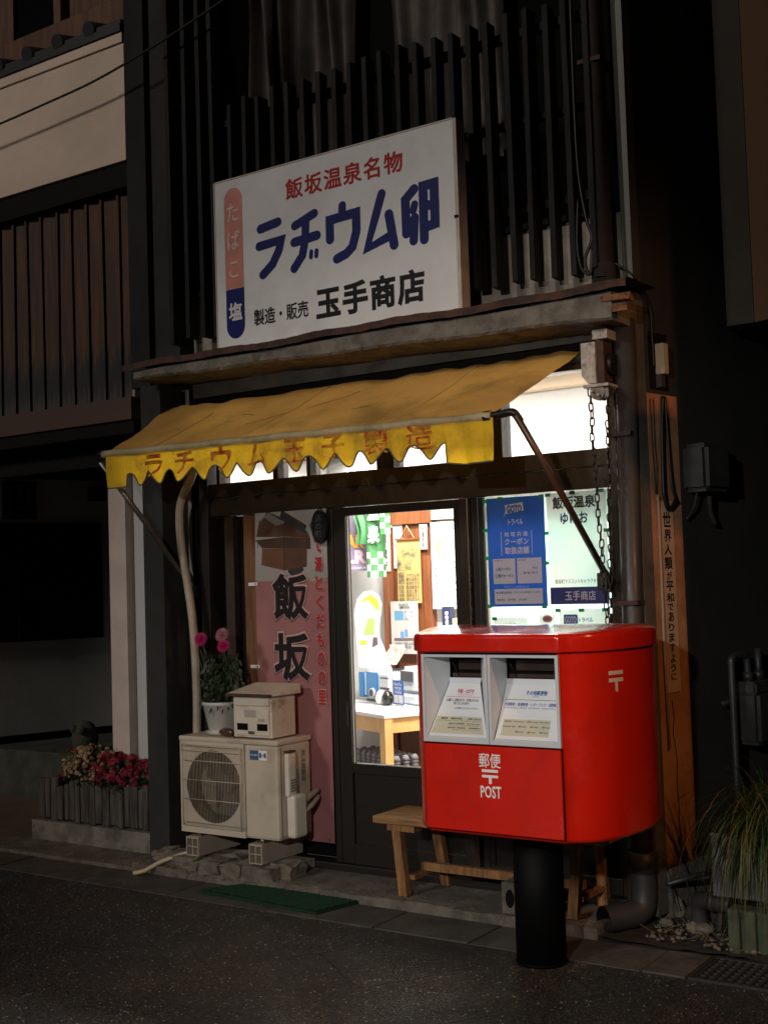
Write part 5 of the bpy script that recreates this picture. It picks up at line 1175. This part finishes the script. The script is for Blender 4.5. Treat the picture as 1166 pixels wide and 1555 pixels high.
for k in range(4):
    u = k/4+.05; p = Vector((-2.17, 5.33, .20)).lerp(Vector((-1.98, 5.62, .24)), u); g = MB(); g.tube([p+Vector((-.03, 0, .10)), p+Vector((.03, 0, -.11))], .003, 5); g.build('rod', M_galv, t)
g = MB()
for i in range(60):
    x, y = random.uniform(-2.2, -1.85), random.uniform(5.1, 5.35); a = random.uniform(0, 6.28); l_ = random.uniform(.02, .09); g.tube([(x, y, .03), (x+l_*cos(a), y+l_*sin(a)*.5, .03+random.uniform(0, .05))], .0012, 4)
g.build('dry_twigs', mat('twig', (.16, .12, .07), .9), kind='stuff')

# ================================================================== INSIDE THE SHOP
T = thing('shop_table', 'white topped table with light wood legs inside the door', 'table', (-4.59, 6.66, .1), rz=0, local=False)
ta = Vector((-.9, .43, 0)).normalized(); tb = Vector((.43, .9, 0)).normalized(); TO = Vector((-4.59, 6.66, 0))
def tbox(name, a0, a1, b0, b1, z0, z1, mt, parent, bev=0):
    g = MB(); g.prism([TO+ta*a0+tb*b0+Vector((0, 0, z0)), TO+ta*a1+tb*b0+Vector((0, 0, z0)), TO+ta*a1+tb*b1+Vector((0, 0, z0)), TO+ta*a0+tb*b1+Vector((0, 0, z0))], (0, 0, z1-z0))
    bmesh.ops.recalc_face_normals(g.bm, faces=g.bm.faces)
    if bev: bmesh.ops.bevel(g.bm, geom=g.bm.edges[:], offset=bev, segments=2, affect='EDGES')
    return g.build(name, mt, parent)
M_tw = mat('table_wood', (.62, .36, .13), .5, (.55, .30, .10), 4, stretch=(5, 5, 1))
tbox('top', 0, 1.1, 0, .62, .70, .722, mat('table_white', (.60, .59, .58), .3), T)
tbox('apron', .02, 1.08, .02, .035, .60, .698, M_tw, T); tbox('apron', .02, .035, .036, .60, .60, .698, M_tw, T)
tbox('leg', .005, .075, .005, .065, .1, .699, M_tw, T); tbox('leg', 1.02, 1.09, .005, .065, .1, .699, M_tw, T); tbox('leg', .005, .075, .55, .61, .1, .699, M_tw, T)
tbox('shelf', .08, 1.0, .1, .5, .30, .32, M_tw, T)
M_bluepl = mat('appliance_blue', (.02, .16, .38), .3, coat=.3); M_wpl = mat('appliance_white', (.58, .60, .62), .35); M_dpl = mat('appliance_dark', (.04, .045, .05), .3)
F1 = thing('blue_fax', 'blue and white egg boiler style appliance with a round knob on the table', 'appliance', tuple(TO+ta*.75+tb*.3+Vector((0, 0, .722))))
tbox('body', .60, 1.0, .40, .60, .735, .955, M_wpl, F1, .03); tbox('blue_panel', .76, .92, .385, .40, .76, .935, M_bluepl, F1, .004); tbox('blue_panel', .965, 1.03, .385, .55, .75, .93, M_bluepl, F1, .004); tbox('foot', .62, .98, .42, .58, .722, .735, M_dpl, F1)
tbox('display', .62, .76, .44, .56, .955, .962, M_dpl, F1); tbox('slot', .61, .73, .392, .40, .82, .835, M_dpl, F1)
for k in range(4):
    tbox('button', .62+.03*k, .632+.03*k, .392, .399, .895, .907, M_dpl, F1)
c_ = TO+ta*.82+tb*.37+Vector((0, 0, .79)); g = MB(); g.tube([c_, c_+tb*.02], .035, 18); g.build('knob', M_wpl, F1); g = MB(); g.tube([c_-tb*.003, c_-tb*.0005], .026, 18); g.build('knob_cap', M_dpl, F1)
F2 = thing('card_reader', 'white appliance with a dark display at the back of the table', 'appliance', tuple(TO+ta*.3+tb*.4+Vector((0, 0, .722))))
tbox('body', .20, .56, .46, .61, .80, .985, M_wpl, F2, .025); tbox('display', .38, .54, .452, .461, .885, .955, M_dpl, F2); tbox('base', .18, .57, .45, .615, .722, .80, M_wpl, F2, .015)
for k, (a_, mt_, lab) in enumerate(((.62, mat('egg_white', (.75, .7, .68), .4, (.6, .1, .1), 60, thresh=(.62, .66)), 'white painted egg ornament with small red dots on the table'), (.535, mat('egg_black', (.01, .01, .01), .3, (.5, .35, .02), 45, thresh=(.62, .65)), 'black painted egg ornament with gold flecks on the table'))):
    c_ = TO+ta*a_+tb*.34; g = MB(); g.lathe([(.002, .723), (.030, .73), (.044, .755), (.042, .785), (.030, .812), (.014, .825), (.002, .828)], (c_.x, c_.y, 0), 20); tag(g.build('egg_ornament', mt_), lab, 'egg ornament', 'painted eggs on the table')
t = thing('coupon_card', 'small blue coupon card standing on the table beside the black egg', 'card', tuple(TO+ta*.25+tb*.1+Vector((0, 0, .722))))
tbox('card', .35, .49, .36, .363, .735, .90, M_blue, t); tbox('stand', .37, .47, .364, .40, .723, .735, M_wpl, t); tbox('panel', .36, .415, .3575, .3592, .745, .80, M_ppr, t); tbox('panel', .425, .48, .3575, .3592, .745, .80, M_ppr, t)
TFR = (TO+tb*.3595, -ta, Vector((0, 0, 1)))
text('GoTo', t, -.47, -.37, .865, .885, mt=M_ppr, frame=TFR, bold=.03, off=.002); text('地域共通\nクーポン\n取扱店舗', t, -.465, -.375, .81, .857, mt=M_ppr, frame=TFR, bold=.02, off=.002)
t = thing('egg_trays', 'stacked grey paper egg trays on the shelf under the table', 'egg trays', tuple(TO+ta*.3+tb*.3+Vector((0, 0, .32))))
g = MB()
for lay in range(5):
    for i in range(9):
        for j in range(3):
            c_ = TO+ta*(.10+.07*i)+tb*(.14+.07*j)+Vector((0, 0, .32+.022*lay)); g.lathe([(.034, c_.z), (.014, c_.z+.03)], (c_.x, c_.y, 0), 6)
g.build('trays', mat('tray_grey', (.20, .19, .21), .9), t, kind='stuff')
t = thing('cardboard_box', 'pale box with a red mark on the floor under the table', 'box', tuple(TO+ta*.4+tb*.3+Vector((0, 0, .1))))
tbox('box', .02, .50, .18, .5, .101, .298, mat('box_grey', (.42, .40, .42), .8), t); tbox('stripe', .20, .235, .176, .179, .12, .27, mat('red_stripe', (.45, .03, .03), .6), t)
# wall items at the back (y about 7.6)
def wallsheet(name, lab, cat, x0, x1, z0, z1, mt, y=7.54):
    t = thing(name, lab, cat, ((x0+x1)/2, y, z0)); bx('sheet', x0, x1, y, y+.004, z0, z1, mt, t); return t
M_news = mat('yellowed_newsprint', (.50, .36, .13), .8, (.44, .31, .10), 8)
t = wallsheet('news_scroll', 'yellowed newspaper page with a photo hanging from a cord on the wooden pillar', 'newspaper', -5.025, -4.822, 1.425, 1.885, M_news, 7.52)
decal('photo', -5.02, -4.827, 1.665, 1.82, mat('news_photo', (.40, .33, .10), .8, (.05, .06, .07), 7, thresh=(.45, .62)), t, y=7.52, off=.002); decal('photo', -5.015, -4.965, 1.565, 1.65, mat('news_ph2', (.12, .09, .05), .8, (.3, .2, .08), 40), t, y=7.52, off=.002)
text('ラヂウム卵\n飯坂温泉の\n名物を守る\n製造販売の\n店主に聞く\n温泉玉子と\n歩んだ日々', t, -4.95, -4.835, 1.44, 1.64, 7.52, M_dkp, off=.003); text('記事\n写真\n新聞\n福島', t, -5.015, -4.97, 1.44, 1.555, 7.52, M_dkp, off=.003)
g = MB(); g.tube([(-4.99, 7.515, 1.885), (-4.925, 7.51, 1.985), (-4.86, 7.515, 1.885)], .004, 6); g.build('cord', mat('twine', (.5, .38, .2), .8), t); bx('rod', -5.03, -4.817, 7.505, 7.518, 1.883, 1.895, M_woodint, t)
t = wallsheet('wall_calendar', 'wall calendar with blue header and rows of numbers at the right of the wooden pillar', 'calendar', -4.735, -4.50, 1.38, 2.0, mat('calendar_white', (.66, .69, .73), .6), 7.53)
decal('header', -4.733, -4.502, 1.945, 1.985, mat('cal_blue', (.2, .42, .72), .6), t, y=7.53, off=.002); text('11', t, -4.56, -4.53, 1.95, 1.975, 7.53, M_whitep, off=.004, bold=.04)
decal('picture', -4.70, -4.625, 1.77, 1.87, mat('cal_house', (.45, .33, .28), .7, (.3, .2, .16), 30), t, y=7.53, off=.002, r=.01); decal('picture', -4.62, -4.53, 1.765, 1.87, mat('cal_pale', (.68, .60, .5), .7), t, y=7.53, off=.002, r=.02)
decal('rule', -4.72, -4.515, 1.705, 1.713, mat('cal_grey', (.25, .22, .24), .7), t, y=7.53, off=.002)
for r_, row in enumerate((('1', '2', '3', '4'), ('8', '9', '10', '11'), ('15', '16', '17', '18'), ('22', '23', '24', '25'), ('29', '30'))):
    for c_, dgt in enumerate(row):
        x = -4.70+.053*c_; z = 1.66-.052*r_; wd = .011 if len(dgt) > 1 else .006; text(dgt, t, x-wd, x+wd, z, z+.018, 7.53, mat('cal_red', (.6, .08, .12), .6) if c_ == 0 or dgt == '23' else mat('cal_num', (.2, .2, .24), .6), off=.003, bold=.02)
t = wallsheet('help_flyer', 'white flyer with two picture panels pinned under the newspaper', 'flyer', -5.085, -4.85, 1.06, 1.44, M_paper, 7.505)
text('もしかして、\n必要ですか?', t, -5.01, -4.92, 1.385, 1.425, 7.505, M_dkp, off=.003, bold=.03); decal('panel', -5.05, -4.975, 1.305, 1.37, mat('fl_blue', (.10, .28, .45), .6), t, y=7.505, off=.002); decal('panel', -4.965, -4.89, 1.305, 1.37, mat('fl_grey', (.25, .25, .3), .6, (.6, .6, .6), 30), t, y=7.505, off=.002)
decal('strip', -5.06, -4.86, 1.155, 1.175, mat('fl_brown', (.14, .10, .09), .6), t, y=7.505, off=.002); text('お仕事のご相談はお気軽に\n福島 旅館 組合', t, -5.05, -4.87, 1.10, 1.145, 7.505, M_dkp, off=.003)
for xc, zc in ((-4.99, 1.22), (-4.955, 1.235)):
    decal('figure_print', xc-.014, xc+.014, zc-.05, zc, mat('fig_blue', (.12, .25, .5), .6), t, y=7.505, off=.0022, r=.006); decal('figure_print', xc-.010, xc+.010, zc+.001, zc+.022, mat('fig_skin', (.6, .4, .3), .6), t, y=7.505, off=.0022, r=.009)
t = wallsheet('paper_charm', 'long white shrine paper with black characters left of the pillar', 'paper charm', -5.165, -5.09, 1.66, 1.99, M_paper, 7.53); text('飯\n坂\n八\n幡\n神\n社', t, -5.145, -5.115, 1.70, 1.95, 7.53, M_dkp, bold=.03)
t = wallsheet('blank_charm', 'plain long white paper behind the newspaper', 'paper charm', -5.07, -4.99, 1.68, 2.0, M_paper, 7.545)
t = wallsheet('small_tag', 'small white paper tag with vertical writing right of the newspaper', 'paper tag', -4.83, -4.765, 1.81, 1.99, M_paper, 7.53); text('交\n通\n安\n全', t, -4.81, -4.79, 1.83, 1.97, 7.53, M_dkp, bold=.02)
# banners and flags hanging at the left of the room
t = wallsheet('dark_banner', 'dark purple banner with orange and pink block letters hanging behind the door glass', 'banner', -5.36, -5.145, 1.67, 2.15, mat('banner_purple', (.05, .03, .07), .7, (.25, .2, .3), 4), 7.32)
text('AK', t, -5.33, -5.165, 1.835, 1.935, 7.32, mat('b_orange', (.75, .33, .03), .6), bold=.05); text('I.R', t, -5.33, -5.15, 1.72, 1.82, 7.32, mat('b_pink', (.8, .5, .6), .6), bold=.06); text('EIZAKA', t, -5.30, -5.16, 1.685, 1.70, 7.32, M_whitep)
M_gf = mat('flag_green', (.10, .32, .12), .7, (.07, .25, .09), 3, transl=.3); M_wf = mat('flag_white', (.78, .82, .76), .7, transl=.3)
t = thing('green_flag', 'green flag with white characters and checked hem hanging inside the door', 'flag', (-5.0, 7.25, 1.6))
def flagy(x): return 7.25+.02*sin(x*40)
g = MB(); g.grid(lambda u, v: (-5.10+.17*u, flagy(-5.10+.17*u), 1.80+.36*v), 24, 4); g.build('cloth', M_gf, t, normals=False)
for i in range(4):
    for j in range(4):
        x0, z0 = -5.10+.0425*i, 1.62+.045*j; g = MB(); g.grid(lambda u, v: (x0+.0425*u, flagy(x0+.0425*u), z0+.045*v), 4, 1); g.build('check', M_wf if (i+j) % 2 else M_gf, t, normals=False)
for ch, z0, z1 in (('温', 2.02, 2.13), ('泉', 1.86, 1.99)): text(ch, t, -5.075, -4.965, z0, z1, 7.222, M_wf, bold=.06)
g = MB(); g.grid(lambda u, v: (-5.19+.09*u+.02*sin(6*v), 7.24+.02*sin(u*9), 1.86+.32*v), 8, 8); g.build('twisted_cloth', M_gf, t, normals=False)
for i in range(2):
    for j in range(6):
        x0, z0 = -4.945+.042*i, 1.92+.042*j; g = MB(); g.box(x0, x0+.042, 7.20, 7.202, z0, z0+.042); g.build('check', M_wf if (i+j) % 2 else M_gf, t)
# white standee board (figure left plain)
t = thing('standee', 'white die cut cardboard standee with yellow and green shapes on the appliance', 'standee', (-5.25, 7.2, .98))
sb_ = [(-5.42, .99), (-5.14, .97), (-5.20, 1.12), (-5.24, 1.20), (-5.235, 1.30), (-5.22, 1.36), (-5.21, 1.43), (-5.235, 1.49), (-5.29, 1.525), (-5.36, 1.52), (-5.42, 1.47), (-5.45, 1.36)]
MB().prism([(x+.29, 7.15, z) for x, z in sb_], (0, .006, 0)).build('board', mat('standee_white', (.60, .58, .58), .6), t)
def sp(pts, c, off=.0012): MB().prism([(x+.29, 7.15-off, z) for x, z in pts], (0, .0006, 0)).build('colour_patch', mat('patch_%d' % int(c[0]*1000+c[1]*100), c, .6), t)
sp([(-5.40, 1.45), (-5.30, 1.50), (-5.24, 1.46), (-5.225, 1.38), (-5.26, 1.40), (-5.32, 1.46)], (.75, .5, .04)); sp([(-5.37, 1.22), (-5.28, 1.22), (-5.27, 1.33), (-5.33, 1.33)], (.35, .55, .12)); sp([(-5.41, 1.15), (-5.34, 1.15), (-5.35, 1.18), (-5.40, 1.18)], (.75, .5, .05)); sp([(-5.30, 1.13), (-5.25, 1.15), (-5.255, 1.20), (-5.29, 1.20)], (.12, .08, .10))
# leaflet rack and books
t = thing('leaflet_rack', 'clear leaflet rack with brown leaflets behind the appliances', 'leaflet rack', (-5.05, 7.45, .98))
g = MB(); g.prism([(-5.13, 7.40, .99), (-4.98, 7.40, .99), (-4.93, 7.46, 1.10), (-5.08, 7.46, 1.10)], (0, .01, 0)); g.build('leaflets', mat('leaflet_brown', (.25, .17, .13), .5, (.5, .45, .4), 30), t); bx('header', -5.08, -4.95, 7.47, 7.474, 1.10, 1.13, M_paper, t)
t = thing('cigarette_box', 'tall dark box with white Peace lettering on the counter at the right', 'box', (-4.67, 7.4, 1.2))
bx('box', -4.52, -4.455, 7.30, 7.36, 1.20, 1.40, mat('peace_navy', (.02, .03, .08), .5), t); text('Peace', t, 0, .15, 0, .035, mt=M_whitep, frame=(Vector((-4.47, 7.30, 1.22)), Vector((0, 0, 1)), Vector((-1, 0, 0))), bold=.02)
for (x0, x1, z1, c, lab) in ((-4.445, -4.36, 1.32, (.5, .42, .3), 'small cream box beside the Peace box'), (-4.53, -4.36, 1.26, (.75, .55, .02), 'yellow tray in front of the small boxes')):
    o = bx('counter_box' if z1 > 1.3 else 'yellow_tray', x0, x1, 7.31 if z1 > 1.3 else 7.20, 7.38 if z1 > 1.3 else 7.26, 1.20, z1, mat('cb%d' % int(z1*100), c, .5)); tag(o, lab, 'box' if z1 > 1.3 else 'tray')
t = thing('shop_counter', 'pale wood counter at the right inside the shop', 'counter', (-4.0, 7.3, .1)); bx('top', -4.55, -3.6, 7.1, 7.5, 1.17, 1.199, M_tw, t); bx('front', -4.53, -3.62, 7.12, 7.14, .1, 1.168, M_tw, t); bx('side_panel', -4.545, -4.532, 7.12, 7.5, .1, 1.168, M_tw, t)
# pale boxes standing behind the frosted window
for k, (x0, x1, z0, z1, c, lab) in enumerate(((-3.04, -2.86, .9, 1.45, (.35, .55, .6), 'pale blue carton behind the left of the frosted window'), (-2.82, -2.72, .9, 1.35, (.7, .75, .72), 'white carton behind the middle of the frosted window'), (-2.70, -2.5, .9, 1.25, (.3, .5, .5), 'teal carton behind the right of the frosted window'))):
    o = bx('carton', x0, x1, 5.55, 5.75, z0, z1, mat('carton%d' % k, c, .6)); tag(o, lab, 'carton', 'cartons behind the frosted window')
o = bx('window_shelf', -3.08, -2.45, 5.50, 5.80, .87, .898, M_tw); tag(o, 'wooden shelf behind the frosted window', 'shelf')
# fluorescent lights
for k, (x, y, lab) in enumerate(((-4.75, 6.75, 'fluorescent ceiling light over the left of the shop'), (-3.45, 6.1, 'fluorescent ceiling light over the right of the shop'))):
    t = thing('ceiling_light', lab, 'ceiling light', (x, y, 2.95), 'fluorescent lights in the shop')
    bx('housing', x-.32, x+.32, y-.09, y+.09, 2.97, 3.015, M_white, t, .01); bx('tube', x-.30, x+.30, y-.05, y+.05, 2.945, 2.968, emis('tube_glow', (1, .95, .88), 12), t)
    ld = bpy.data.lights.new('shop_light', 'AREA'); ld.shape = 'RECTANGLE'; ld.size = .62; ld.size_y = .16; ld.energy = SHOP_W*(.75, 1.9)[k]; ld.color = (1, .955, .90)
    lo = bpy.data.objects.new('lamp', ld); col.objects.link(lo); lo.parent = t; lo.location = (0, 0, -.012)

# ================================================================== STREET LIGHTS OUTSIDE THE FRAME
def street_light(lab, pos, power, colr, spot):
    x, y, z = pos
    t = thing('street_light', lab, 'street light', (x, y, 0)); g = MB(); g.tube([(x, y-.25, 0), (x, y-.25, z+.15)], .045, 12); g.tube([(x, y-.25, z+.13), (x, y+.02, z+.13)], .025, 8); g.build('pole', M_galv, t)
    g = MB(); g.lathe([(.11, z+.02), (.10, z+.08), (.04, z+.12)], (x, y, 0), 18); g.build('shade', M_galv, t)
    ld = bpy.data.lights.new('street_lamp', 'SPOT'); ld.shadow_soft_size = .07; ld.energy = power; ld.color = colr
    ld.spot_size = R(spot[1]); ld.spot_blend = .9
    lo = bpy.data.objects.new('lamp', ld); col.objects.link(lo); lo.parent = t; lo.location = (0, 0, z-.08)
    lo.rotation_euler = (Vector(pos)-Vector(spot[0])).to_track_quat('Z', 'Y').to_euler()
    return t
for args in ((('small white street light across the street behind the camera'), *LED_LAMP[:3], LED_LAMP[3:]), (('orange street light on the right across the street'), *SODIUM_LAMP[:3], SODIUM_LAMP[3:])): street_light(*args)
